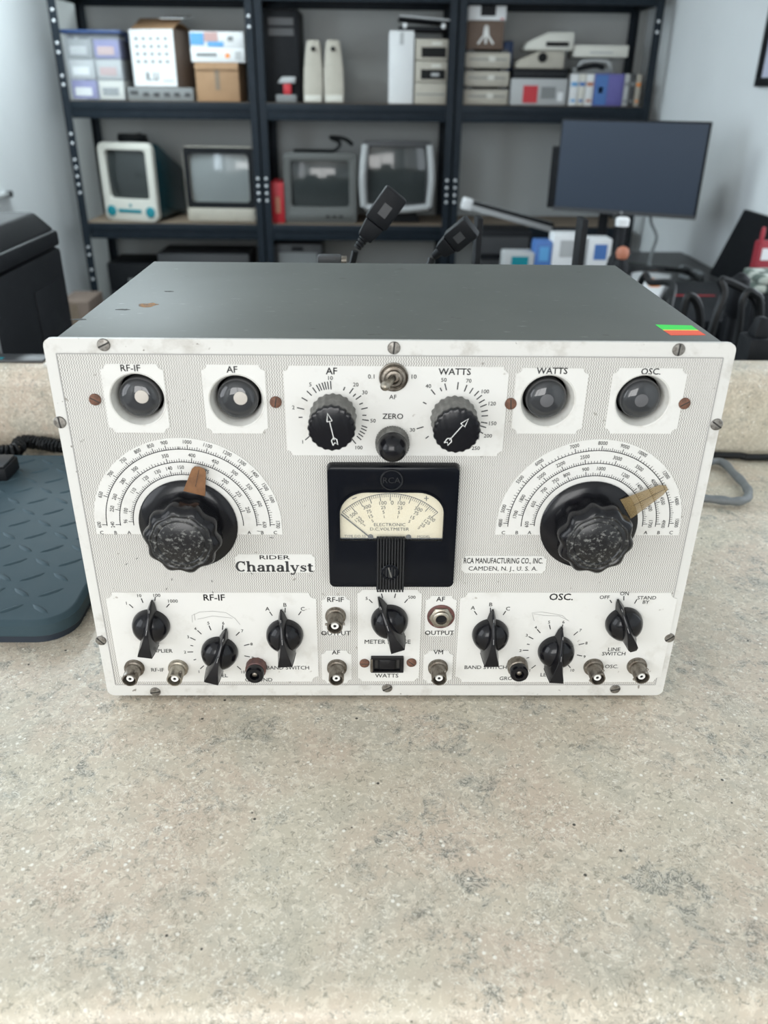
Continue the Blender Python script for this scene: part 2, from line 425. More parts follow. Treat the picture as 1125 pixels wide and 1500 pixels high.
b.box(WIN[0], WIN[1], REAR_Y-.1, REAR_Y, FL, WIN[2]).box(WIN[0], WIN[1], REAR_Y-.1, REAR_Y, WIN[3], CE)
struct('wall_rear', b, M_WALL)
b = MB(); xm = (WIN[0]+WIN[1])/2
for x0, x1 in ((WIN[0], WIN[0]+.04), (xm-.025, xm+.025), (WIN[1]-.04, WIN[1])): b.box(x0, x1, REAR_Y-.03, REAR_Y+.02, WIN[2], WIN[3])
b.box(WIN[0], WIN[1], REAR_Y-.03, REAR_Y+.02, WIN[2], WIN[2]+.04).box(WIN[0], WIN[1], REAR_Y-.03, REAR_Y+.02, WIN[3]-.04, WIN[3])
struct('window_1', b, M_WHITE)
for nm, x0, x1, y0, y1 in (('baseboard_left', LW, LW+.012, REAR_Y, BW), ('baseboard_right', RW-.012, RW, REAR_Y, BW), ('baseboard_back', LW+.012, RW-.012, BW-.012, BW)):
    struct(nm, MB().box(x0, x1, y0, y1, FL, FL+.09), M_WHITE, bevel=.003)

# ------------------------------------------------------------------ counter
t = thing('service_counter', 'beige speckled stone-look laminate counter under the test instrument, with low rolled backsplash', 'counter', (0, .1, FL))
def yz(pts, x0, x1, mb):
    n = len(pts); v = [(x0, y, z) for y, z in pts]+[(x1, y, z) for y, z in pts]
    mb.add(v, [tuple(range(n)), tuple(reversed(range(n, 2*n)))]+[(i, n+i, n+(i+1) % n, (i+1) % n) for i in range(n)])
X0, X1 = -1.55, 1.30
prof = []
for i in range(9): a = R(90+90*i/8); prof.append((-.262+.020*math.cos(a), CT-.020+.020*math.sin(a)))
prof += [(-.282, CT-.045), (.556, CT-.045), (.556, CT)]
b = MB(); yz([(y-.1, z-FL) for y, z in prof], X0, X1, b); obj('worktop', b, M_COUNTER, t)
prof = [(.556, CT-.045), (.556, .098)]
for i in range(9): a = R(180-90*i/8); prof.append((.584+.028*math.cos(a), .098+.028*math.sin(a)))
prof += [(.622, .126), (.622, CT-.045)]
b = MB(); yz([(y-.1, z-FL) for y, z in prof], X0, X1, b); obj('backsplash', b, M_COUNTER, t)
b = MB().box(X0+.02, X1-.02, -.30, .46, 0, CT-.045-FL); obj('cabinet_base', b, M_DESK, t)

# ================================================================== THE TEST INSTRUMENT
W, H, D = .5, .325, .312
INS = thing('radio_test_instrument', 'vintage grey-cased radio test instrument with silver-white panel, voltmeter, dials and knobs on the counter', 'test instrument')
# cabinet shell, open at the front
b = MB(); x0, x1, z0, z1, th = -W/2+.005, W/2-.005, .002, H-.003, .004
b.box(x0, x1, .0035, D, z1-th, z1).box(x0, x1, .0035, D, z0, z0+th).box(x0, x0+th, .0035, D, z0+th, z1-th).box(x1-th, x1, .0035, D, z0+th, z1-th).box(x0+th, x1-th, D-th, D, z0+th, z1-th)
obj('cabinet', b, M_CAB, INS, bevel=.0012)
foot = mesh('rubber_foot', MB().lathe([(.010, CT), (.011, CT+.003), (.011, .003)], 16), M_RUBBER)
for x in (-.21, .21):
    for y in (.03, .28): obj('rubber_foot', foot, parent=INS, loc=(x, y, 0))
EYES = {'rf': (-0.1873, 0.2796), 'af': (-0.1145, 0.2789), 'watts': (0.1166, 0.2803), 'osc': (0.1874, 0.2808)}
ER = .0205
holes = [circ(ER, 40, *e) for e in EYES.values()]
obj('front_panel', cutplate(rrect(W, H, .006, 4, 0, H/2), holes, 0, .0035), M_RIM, INS, (0, .0035, 0), (FR, 0, 0), bevel=0)
obj('etched_field', cutplate(rrect(.483, .3015, .001, 2, 0, .1632), holes, 0, .0004), M_FIELD, INS, (0, 0, 0), (FR, 0, 0))
# lines engraved around the field
b = MB()
for (xa, za, xb, zb) in ((-.2415, .0125, -.2415, .314), (.2415, .0125, .2415, .314), (-.2415, .314, .2415, .314), (-.2415, .0125, .2415, .0125)):
    b.stroke([(xa, za), (xb, zb)], .0007, .0006)
obj('field_border_line', b, M_GREYINK, INS, (0, 0, 0), (FR, 0, 0))
# --- printed label plates
def quad(p, q):  # opposite corners -> centre, w, h
    return ((p[0]+q[0])/2, (p[1]+q[1])/2), abs(q[0]-p[0]), abs(q[1]-p[1])
PT = .0009
def plate(p, q, hole=None, r=.0042, bits=None):
    c, w, h = quad(p, q)
    mb = cutplate(notched(w, h, r), [circ(ER, 40, hole[0]-c[0], hole[1]-c[1])], 0, PT-.0004) if hole else MB().prism(notched(w, h, r), 0, PT-.0004)
    return front('label_plate', mb, M_PLATE, INS, c, -.0004), c
def lettering(pl, items, m=M_INK, extra=None):
    o, c = pl
    for it in items:
        st, p, h = it[:3]; kw = it[3] if len(it) > 3 else {}; mb = MB()
        text(mb, st, (0, 0), h, **kw)
        obj('lettering', mb, m, o, (p[0]-c[0], p[1]-c[1], PT-.0003), smooth=False)
    if extra:
        mb = MB(); extra(mb, c); q = obj('scale_ticks', mb, m, o, smooth=False); q['kind'] = 'stuff'
def ticks(center, lst, w=.0009):
    """radial tick marks: (point, length)"""
    def fn(mb, c):
        for p, L in lst:
            dx, dz = p[0]-center[0], p[1]-center[1]; d = math.hypot(dx, dz); dx /= d; dz /= d
            x, y = p[0]-c[0], p[1]-c[1]
            mb.stroke([(x-dx*L/2, y-dz*L/2), (x+dx*L/2, y+dz*L/2)], w, PT-.0003)
    return fn
BH = dict(bold=.012)
lettering(plate((-0.2116, 0.3067), (-0.1662, 0.2534), EYES['rf']), [('RF-IF', (-0.1896, 0.3038), .0048, BH)])
lettering(plate((-0.1387, 0.3067), (-0.0924, 0.2533), EYES['af']), [('AF', (-0.1162, 0.3032), .0048, BH)])
lettering(plate((0.0914, 0.3056), (0.1446, 0.2543), EYES['watts']), [('WATTS', (0.1174, 0.3037), .0046, BH)])
lettering(plate((0.1623, 0.3061), (0.2174, 0.2547), EYES['osc']), [('OSC.', (0.1901, 0.3037), .0046, BH)])
KA, KW_ = (-0.0433, 0.2680), (0.0471, 0.2668)
def ex(mb, c):
    ticks(KA, [((-0.0630, 0.2499), .005), ((-0.0677, 0.2665), .003), ((-0.0674, 0.2735), .0055), ((-0.0642, 0.2807), .005), ((-0.0606, 0.2854), .005), ((-0.0567, 0.2878), .005), ((-0.0540, 0.2895), .0055), ((-0.0523, 0.2903), .0055), ((-0.0502, 0.2908), .0058), ((-0.0485, 0.2913), .006), ((-0.0466, 0.2915), .006), ((-0.0446, 0.2917), .0065),
               ((-0.0348, 0.2891), .003), ((-0.0295, 0.2875), .005), ((-0.0273, 0.2841), .003), ((-0.0243, 0.2823), .005), ((-0.0224, 0.2775), .003), ((-0.0199, 0.2738), .005), ((-0.0199, 0.2684), .003), ((-0.0191, 0.2646), .005), ((-0.0199, 0.2593), .0045), ((-0.0204, 0.2570), .0045), ((-0.0215, 0.2546), .0045), ((-0.0227, 0.2524), .0045), ((-0.0240, 0.2501), .0045), ((-0.0279, 0.2473), .005)])(mb, c)
    ticks(KW_, [((0.0277, 0.2509), .003), ((0.0221, 0.2586), .0055), ((0.0250, 0.2783), .003), ((0.0309, 0.2869), .005), ((0.0366, 0.2889), .003), ((0.0400, 0.2909), .0055), ((0.0489, 0.2918), .0058), ((0.0548, 0.2900), .0055), ((0.0591, 0.2881), .005), ((0.0631, 0.2860), .005), ((0.0653, 0.2830), .005), ((0.0674, 0.2799), .005), ((0.0689, 0.2765), .0052), ((0.0700, 0.2723), .005), ((0.0704, 0.2685), .005), ((0.0703, 0.2630), .005), ((0.0697, 0.2598), .005), ((0.0679, 0.2555), .005), ((0.0658, 0.2508), .004), ((0.0619, 0.2471), .004)])(mb, c)
lettering(plate((-0.0788, 0.3063), (0.0859, 0.2356)), [
    ('AF', (-0.0439, 0.3025), .0050, BH), ('WATTS', (0.0461, 0.3026), .0048, BH), ('0.1', (-0.0149, 0.2985), .0032), ('10', (0.0165, 0.2986), .0032), ('AF', (0.0012, 0.2829), .0033), ('ZERO', (0.0014, 0.2677), .0042, dict(bold=.010)),
    ('1', (-0.0668, 0.2467), .0029), ('2', (-0.0728, 0.2743), .0029), ('5', (-0.0596, 0.2922), .0029), ('10', (-0.0447, 0.2972), .0030), ('20', (-0.0262, 0.2923), .0029), ('30', (-0.0196, 0.2863), .0029), ('50', (-0.0134, 0.2641), .0029), ('100', (-0.0240, 0.2422), .0029),
    ('30', (0.0164, 0.2569), .0029), ('40', (0.0272, 0.2915), .0029), ('50', (0.0385, 0.2963), .0029), ('70', (0.0568, 0.2957), .0029), ('100', (0.0696, 0.2876), .0029), ('120', (0.0753, 0.2782), .0029), ('150', (0.0769, 0.2625), .0029), ('200', (0.0739, 0.2524), .0029), ('250', (0.0653, 0.2422), .0029)], extra=ex)
# lower left plate
K_MULT, K_LEV, K_BAND = (-0.2016, 0.0778), (-0.1458, 0.0497), (-0.0884, 0.0682)
def ex(mb, c):
    ticks(K_MULT, [((-0.2164, 0.0968), .0045), ((-0.2065, 0.1023), .0045), ((-0.1855, 0.0973), .0045), ((-0.1955, 0.1041), .004)])(mb, c)
    ticks(K_LEV, [((-0.1628, 0.0324), .005), ((-0.1683, 0.0407), .0025), ((-0.1715, 0.0490), .005), ((-0.1695, 0.0558), .0025), ((-0.1679, 0.0630), .005), ((-0.1616, 0.0699), .005), ((-0.1522, 0.0745), .005), ((-0.1413, 0.0750), .005), ((-0.1289, 0.0684), .005), ((-0.1220, 0.0566), .005), ((-0.1225, 0.0443), .005), ((-0.1304, 0.0317), .005)])(mb, c)
    ticks(K_BAND, [((-0.0993, 0.0893), .0045), ((-0.0871, 0.0929), .005), ((-0.0748, 0.0898), .0045)])(mb, c)
PL_L = plate((-0.2365, 0.1103), (-0.0607, 0.0164), r=.006)
lettering(PL_L, [('RF-IF', (-0.1460, 0.1055), .0060, BH), ('1', (-0.2200, 0.0997), .0029), ('10', (-0.2082, 0.1073), .0029), ('100', (-0.1936, 0.1076), .0031), ('1000', (-0.1808, 0.1019), .0031), ('MULTIPLIER', (-0.2011, 0.0502), .0038),
    ('1', (-0.1660, 0.0275), .0029), ('2', (-0.1761, 0.0488), .0029), ('3', (-0.1718, 0.0651), .0029), ('4', (-0.1648, 0.0736), .0029), ('5', (-0.1531, 0.0795), .0029), ('6', (-0.1404, 0.0795), .0029), ('7', (-0.1248, 0.0714), .0029), ('8', (-0.1178, 0.0575), .0029), ('9', (-0.1178, 0.0427), .0029), ('10', (-0.1271, 0.0271), .0029), ('LEVEL', (-0.1480, 0.0232), .0038),
    ('A', (-0.1020, 0.0942), .0037), ('B', (-0.0870, 0.0982), .0037), ('C', (-0.0722, 0.0942), .0037), ('BAND SWITCH', (-0.0875, 0.0319), .0038), ('RF-IF', (-0.2021, 0.0295), .0038), ('GROUND', (-0.1139, 0.0185), .0038)], extra=ex)
b = MB(); oc = PL_L[1]
for L in ([(-0.1666, 0.0802), (-0.1663, 0.0874), (-0.1594, 0.0909), (-0.1483, 0.0918), (-0.1373, 0.0903), (-0.1304, 0.0847), (-0.1262, 0.0780)], [(-0.1642, 0.0891), (-0.1640, 0.0824)], [(-0.1620, 0.0835), (-0.1487, 0.0869), (-0.1322, 0.0847)]):
    b.stroke([(p[0]-oc[0], p[1]-oc[1]) for p in L], .0004, PT-.00025)
obj('pencil_scribble', b, M_GREYINK, PL_L[0], smooth=False)
# centre plates
plc = plate((-0.0560, 0.1071), (-0.0320, 0.0667), r=.004)
lettering(plc, [('RF-IF', (-0.0443, 0.1037), .0047, dict(bold=.010)), ('OUTPUT', (-0.0446, 0.0692), .0044, dict(bold=.010))])
lettering(plate((-0.0577, 0.0506), (-0.0315, 0.0148), r=.004), [('AF', (-0.0449, 0.0486), .0043, dict(bold=.010))])
lettering(plate((0.0321, 0.1075), (0.0578, 0.0661), r=.004), [('AF', (0.0443, 0.1043), .0045, dict(bold=.010)), ('OUTPUT', (0.0448, 0.0697), .0044, dict(bold=.010))])
lettering(plate((0.0323, 0.0503), (0.0577, 0.0148), r=.004), [('VM', (0.0446, 0.0490), .0043, dict(bold=.010))])
K_MET = (0.0014, 0.0830)
lettering(plate((-0.0259, 0.1135), (0.0283, 0.0168), r=.0035), [('5', (-0.0181, 0.1049), .0030), ('25', (-0.0067, 0.1128), .0030), ('125', (0.0071, 0.1128), .0030), ('500', (0.0199, 0.1062), .0030), ('METER RANGE', (0.0001, 0.0601), .0042), ('WATTS', (-0.0002, 0.0232), .0042)],
          extra=ticks(K_MET, [((-0.0147, 0.1022), .0045), ((-0.0052, 0.1076), .0045), ((0.0058, 0.1076), .0045), ((0.0152, 0.1024), .0045)]))
# lower right plate
K_BAND2, K_LEV2, K_LINE = (0.0887, 0.0687), (0.1474, 0.0510), (0.2026, 0.0808)
def ex(mb, c):
    ticks(K_BAND2, [((0.0747, 0.0903), .0045), ((0.0871, 0.0934), .005), ((0.0993, 0.0903), .0045)])(mb, c)
    ticks(K_LEV2, [((0.1297, 0.0330), .005), ((0.1237, 0.0429), .0025), ((0.1210, 0.0510), .005), ((0.1227, 0.0575), .0025), ((0.1244, 0.0645), .005), ((0.1305, 0.0715), .005), ((0.1397, 0.0759), .005), ((0.1503, 0.0761), .005), ((0.1629, 0.0692), .005), ((0.1692, 0.0578), .005), ((0.1690, 0.0455), .005), ((0.1611, 0.0338), .005)])(mb, c)
    ticks(K_LINE, [((0.1887, 0.1023), .0035), ((0.1993, 0.1056), .0045), ((0.2099, 0.1023), .0045)])(mb, c)
PL_R = plate((0.0607, 0.1110), (0.2449, 0.0160), r=.006)
lettering(PL_R, [('OSC.', (0.1461, 0.1068), .0064, BH), ('A', (0.0721, 0.0956), .0037), ('B', (0.0871, 0.0990), .0037), ('C', (0.1020, 0.0948), .0037), ('BAND SWITCH', (0.0872, 0.0325), .0038), ('GROUND', (0.1125, 0.0201), .0038), ('LEVEL', (0.1438, 0.0243), .0038),
    ('1', (0.1267, 0.0291), .0029), ('2', (0.1165, 0.0507), .0029), ('3', (0.1205, 0.0671), .0029), ('4', (0.1275, 0.0754), .0029), ('5', (0.1385, 0.0809), .0029), ('6', (0.1509, 0.0811), .0029), ('7', (0.1666, 0.0725), .0029), ('8', (0.1735, 0.0588), .0029), ('9', (0.1736, 0.0441), .0029), ('10', (0.1647, 0.0292), .0029),
    ('OFF', (0.1829, 0.1065), .0034), ('ON', (0.1992, 0.1102), .0034), ('STAND', (0.2188, 0.1061), .0034), ('BY', (0.2188, 0.1017), .0034), ('LINE', (0.1987, 0.0522), .0038), ('SWITCH', (0.1990, 0.0475), .0038), ('OSC.', (0.1991, 0.0335), .0038)], extra=ex)
b = MB(); oc = PL_R[1]
for L in ([(0.1255, 0.0822), (0.1229, 0.0906), (0.1308, 0.0915), (0.1413, 0.0897), (0.1490, 0.0879), (0.1553, 0.0823), (0.1462, 0.0875), (0.1340, 0.0879), (0.1241, 0.0897)],):
    b.stroke([(p[0]-oc[0], p[1]-oc[1]) for p in L], .0004, PT-.00025)
obj('pencil_scribble', b, M_GREYINK, PL_R[0], smooth=False)
# name plates
pn = plate((-0.1260, 0.1476), (-0.0605, 0.1302), r=.0025)
mb_n = MB(); c0 = pn[1]
def local(p): return (p[0]-c0[0], p[1]-c0[1])
text(mb_n, 'RIDER', local((-0.0933, 0.1448)), .0038, z=PT-.0003, width=.0245, bold=.006)
def arc(cx, cy, rx, ry, a0, a1, n=14): return [(cx+rx*math.cos(R(a0+(a1-a0)*i/n)), cy+ry*math.sin(R(a0+(a1-a0)*i/n))) for i in range(n+1)]
def slab_glyph(ch):
    S = []; k = .185; t_ = .085
    def st(*p, w=k): S.append((list(p), w))
    def thick_arc(*a):
        p = arc(*a); ang = [R(a[4]+(a[5]-a[4])*i/14) for i in range(15)]
        S.append((p, [t_+(k-t_)*abs(math.cos(x)) for x in ang]))
    if ch == 'C': thick_arc(.38, .5, .30, .46, 48, 312); st((.62, .62), (.62, 1.0), w=.07); wd = .74
    elif ch == 'h': st((.14, 0), (.14, 1)); st((0, .97), (.2, .97), w=t_); st((0, .035), (.30, .035), w=t_); thick_arc(.33, .42, .17, .20, 150, 0); st((.50, 0), (.50, .44)); st((.38, .035), (.66, .035), w=t_); wd = .72
    elif ch == 'n': st((.14, 0), (.14, .62)); st((0, .60), (.2, .60), w=t_); st((0, .035), (.30, .035), w=t_); thick_arc(.33, .42, .17, .20, 150, 0); st((.50, 0), (.50, .44)); st((.38, .035), (.66, .035), w=t_); wd = .72
    elif ch == 'a': thick_arc(.27, .44, .15, .17, 155, 0); st((.42, .05), (.42, .46)); thick_arc(.25, .19, .16, .16, 75, 325); st((.26, .35), (.42, .37), w=t_); st((.40, .04), (.56, .04), w=t_); st((.12, .44), (.12, .53), w=.12); wd = .60
    elif ch == 'l': st((.15, 0), (.15, 1)); st((0, .97), (.2, .97), w=t_); st((0, .035), (.30, .035), w=t_); wd = .35
    elif ch == 'y': st((.12, .60), (.31, .05), w=.16); st((.52, .60), (.28, -.15), (.20, -.27), (.08, -.25), w=.08); st((0, .60), (.26, .60), w=t_); st((.40, .60), (.62, .60), w=t_); st((.06, -.28), (.06, -.16), w=.1); wd = .64
    elif ch == 's': S.append(([(.42, .50), (.30, .59), (.15, .55), (.11, .46), (.20, .36), (.36, .27), (.42, .17), (.34, .06), (.20, .04), (.08, .13)], [.06, .07, .10, .14, .17, .17, .14, .09, .07, .06])); st((.42, .42), (.42, .62), w=.06); st((.08, .0), (.08, .2), w=.06); wd = .52
    elif ch == 't': st((.18, .10), (.18, .80)); st((.02, .58), (.40, .58), w=t_); thick_arc(.28, .13, .10, .10, 180, 330); wd = .44
    return S, wd
x = 0; word = []
for ch in 'Chanalyst':
    S, wd = slab_glyph(ch); word += [([(p[0]+x, p[1]) for p in L], w) for L, w in S]; x += wd
hh = .0098; cx, cz = local((-0.0938, 0.1360)); wtot = .0640; sx_ = wtot/x
for L, w in word:
    mb_n.stroke([(cx-wtot/2+p[0]*sx_, cz+(p[1]-.5)*hh) for p in L], [q*hh*1.18 for q in w] if isinstance(w, list) else w*hh*1.18, PT-.0003)
obj('lettering', mb_n, M_INK, pn[0], smooth=False)
lettering(plate((0.0602, 0.1466), (0.1299, 0.1300), r=.0025), [('RCA MANUFACTURING CO., INC.', (0.0943, 0.1421), .0051, dict(bold=.012, width=.0650)), ('CAMDEN, N. J., U. S. A.', (0.0946, 0.1346), .0040, dict(bold=.003, width=.0570))])

# --- screws
scr = mesh('panel_screw', MB().lathe([(.0047, 0), (.0047, .0006), (.0042, .0012), (.0020, .0015)], 20), M_STEEL)
slt = mesh('screw_slot', MB().box(-.0043, .0043, -.0006, .0006, .0008, .00165), M_SLOT)
rus = mesh('rusted_screw', MB().lathe([(.0045, 0), (.0044, .0012), (.0036, .0018)], 20), M_RUSTY)
slr = mesh('screw_slot', MB().box(-.0038, .0038, -.0004, .0004, .0012, .0019), M_SLOT)
def screw(p, a, rusty=False, s=1., y=0.):
    o = front('screw', rus if rusty else scr, None, INS, p, y, R(a)); o.scale = (s, s, s)
    obj('screw_slot', slr if rusty else slt, None, o)
for p, a in (((-0.2066, 0.3206), 25), ((0.0014, 0.3198), 85), ((0.2079, 0.3199), 88), ((-0.2479, 0.2612), 95), ((0.2471, 0.2623), -35), ((-0.2473, 0.0606), -50), ((0.2455, 0.0641), 40), ((-0.2073, 0.0044), 10), ((0.0003, 0.0086), 30), ((0.2061, 0.0075), 15)):
    screw(p, a)
for p, a in (((-0.2188, 0.2795), -30), ((-0.0857, 0.2783), 80), ((0.0891, 0.2781), 95), ((0.2193, 0.2791), 30)): screw(p, a, True, 1., -.0004)
for p, a in (((-0.0199, 0.0372), 0), ((0.0214, 0.0379), -40)): screw(p, a, True, .98, -PT)

# --- tuning-eye tubes in their funnels
fun = mesh('eye_funnel', MB().lathe([(.0212, .0006), (.0209, .0012), (.0200, .0008), (.0186, -.0030), (.0172, -.0080), (.0170, -.016)], 48, cap=(False, False)), M_FUNNEL)
tub = mesh('eye_tube', MB().lathe([(.0152, -.030), (.0152, -.0055), (.0146, -.0032), (.0128, -.0014), (.0095, -.0002), (.005, .0004), (.0012, .0005)], 40), M_EYEGLASS)
rg = mesh('tube_ring', MB().lathe([(.0153, -.0062), (.01535, -.0054), (.0148, -.0036), (.0142, -.0028)], 40, cap=(False, False)), M_EYERING)
for k, e in EYES.items():
    o = front('tuning_eye', tub, None, INS, e)
    obj('eye_funnel', fun, None, o)
    obj('tube_ring', rg, None, o)
    lit = k in ('rf', 'af')
    obj('eye_target', MB().lathe([(.0052, .0003), (.0050, .0008), (.0025, .0011)], 28), M_EYEDISC if lit else M_EYEDISC2, o, loc=(.0028 if lit else -.0005, .0020 if lit else .0002, -.0002), label='pale target disc' if lit else 'grey target disc')

# --- fluted knobs with arrows
def fluted(c, a, nm):
    n = 120; o = front('fluted_knob', MB().lathe([(.0172, .0), (.0172, .003), (.0170, .0045, .3), (.0166, .018), (.0166, .0235)], n, lobes=20, amp=.0005), M_GREYKNOB, INS, c, -PT)
    obj('knob_face', MB().lathe([(.0171, .0235), (.0171, .0262), (.0163, .0274), (.0150, .0277)], n, lobes=20, amp=.0004), M_BAKE, o)
    ar = MB(); z = .0279; M = Matrix.Rotation(a, 4, 'Z'); w = .00055
    ar.stroke([(0, -.0085), (0, .0065)], w, z, M)
    ar.stroke([(-.0019, .0062), (0, .0125), (.0019, .0062), (-.0019, .0062)], w*1.2, z, M)
    ar.stroke([(-.0017, -.0125), (-.0020, -.0085), (0, -.0065), (.0020, -.0085), (.0017, -.0125), (0, -.0105), (-.0017, -.0125)], w*1.2, z, M)
    obj('arrow_mark', ar, M_WHITEINK, o, smooth=False, label='white engraved arrow')
fluted(KA, R(12), 'a'); fluted(KW_, R(-38), 'w')
# --- zero knob
c = (0.0013, 0.2474); o = front('zero_knob', MB().lathe([(.0126, 0), (.0128, .001), (.0126, .0085), (.0118, .0095)], 120, lobes=40, amp=.00025), M_GREYKNOB, INS, c, -PT)
obj('knob_dome', MB().lathe([(.0114, .0094), (.0112, .012), (.0104, .0155), (.0085, .0188), (.0055, .0210), (.0015, .0218)], 40), M_BAKE, o)
# --- toggle switch
c = (0.0015, 0.2983)
o = front('toggle_switch', MB().lathe([(.0108, 0), (.0108, .0014), (.0100, .0018), (.0092, .0012), (.0088, .0012), (.0086, .0034), (.0070, .0038), (.0066, .0026), (.0060, .0026), (.0058, .0052), (.0042, .0054), (.0038, .0010)], 36), M_NICKEL, INS, c, -PT)
obj('lever', MB().tube([(0, 0, .003), (-.0030, -.0010, .010), (-.0062, -.0014, .016)], .0024, 14, rf=lambda t: .8+.35*t), M_BRIGHTN, o)
obj('lever_tip', MB().lathe([(.0004, -.0036), (.0020, -.0030), (.0033, -.0012), (.0036, .0004), (.0030, .0022), (.0016, .0034), (.0003, .0037)], 18, Matrix.Translation((-.0064, -.0014, .0168))), M_BRIGHTN, o)

# --- big tuning dials
DIALS = (
 ((-.1603, .1752), 15.5, .0525, True,
  {'C': [('600', (-0.2319, 0.1745)), ('650', (-0.2268, 0.2015)), ('700', (-0.2160, 0.2194)), ('750', (-0.2048, 0.2308)), ('800', (-0.1928, 0.2383)), ('850', (-0.1824, 0.2426)), ('900', (-0.1719, 0.2451)), ('1000', (-0.1544, 0.2454)), ('1100', (-0.1392, 0.2425)), ('1200', (-0.1250, 0.2361)), ('1300', (-0.1142, 0.2290)), ('1400', (-0.1053, 0.2191)), ('1500', (-0.0977, 0.2083)), ('1600', (-0.0934, 0.1978)), ('1700', (-0.0892, 0.1751))],
   'B': [('240', (-0.2217, 0.1746)), ('250', (-0.2198, 0.1891)), ('260', (-0.2161, 0.1996)), ('280', (-0.2072, 0.2129)), ('300', (-0.1968, 0.2233)), ('350', (-0.1723, 0.2343)), ('400', (-0.1520, 0.2348)), ('450', (-0.1348, 0.2294)), ('500', (-0.1205, 0.2204)), ('550', (-0.1102, 0.2083)), ('600', (-0.1030, 0.1936)), ('630', (-0.1000, 0.1750))],
   'A': [('96', (-0.2108, 0.1777)), ('100', (-0.2089, 0.1873)), ('110', (-0.2006, 0.2052)), ('120', (-0.1895, 0.2157)), ('130', (-0.1795, 0.2211)), ('140', (-0.1704, 0.2240)), ('150', (-0.1613, 0.2246)), ('175', (-0.1426, 0.2212)), ('200', (-0.1286, 0.2127)), ('225', (-0.1189, 0.2020)), ('250', (-0.1128, 0.1881))]},
  [('C', (-0.2305, 0.1674)), ('B', (-0.2194, 0.1674)), ('A', (-0.2086, 0.1675)), ('A', (-0.1125, 0.1678)), ('B', (-0.1020, 0.1678)), ('C', (-0.0916, 0.1679))]),
 ((.1603, .1757), 57, .0640, False,
  {'C': [('4800', (0.0903, 0.1772)), ('5000', (0.0920, 0.1900)), ('5500', (0.1027, 0.2151)), ('6000', (0.1160, 0.2297)), ('7000', (0.1413, 0.2430)), ('8000', (0.1624, 0.2461)), ('9000', (0.1797, 0.2436)), ('10000', (0.1944, 0.2381)), ('12000', (0.2155, 0.2201)), ('14000', (0.2274, 0.1975)), ('15000', (0.2320, 0.1777))],
   'B': [('1700', (0.1018, 0.1850)), ('1800', (0.1059, 0.1990)), ('2000', (0.1189, 0.2183)), ('2200', (0.1326, 0.2279)), ('2500', (0.1502, 0.2346)), ('3000', (0.1755, 0.2342)), ('3500', (0.1934, 0.2257)), ('4000', (0.2069, 0.2132)), ('4500', (0.2161, 0.1975)), ('4900', (0.2214, 0.1769))],
   'A': [('600', (0.1112, 0.1762)), ('650', (0.1149, 0.1941)), ('700', (0.1221, 0.2060)), ('750', (0.1301, 0.2144)), ('800', (0.1382, 0.2191)), ('900', (0.1520, 0.2242)), ('1000', (0.1640, 0.2250)), ('1200', (0.1838, 0.2195)), ('1400', (0.1963, 0.2103)), ('1600', (0.2068, 0.1914)), ('1700', (0.2101, 0.1768))]},
  [('C', (0.0922, 0.1685)), ('B', (0.1032, 0.1686)), ('A', (0.1134, 0.1686)), ('A', (0.2077, 0.1690)), ('B', (0.2183, 0.1690)), ('C', (0.2284, 0.1690))]))
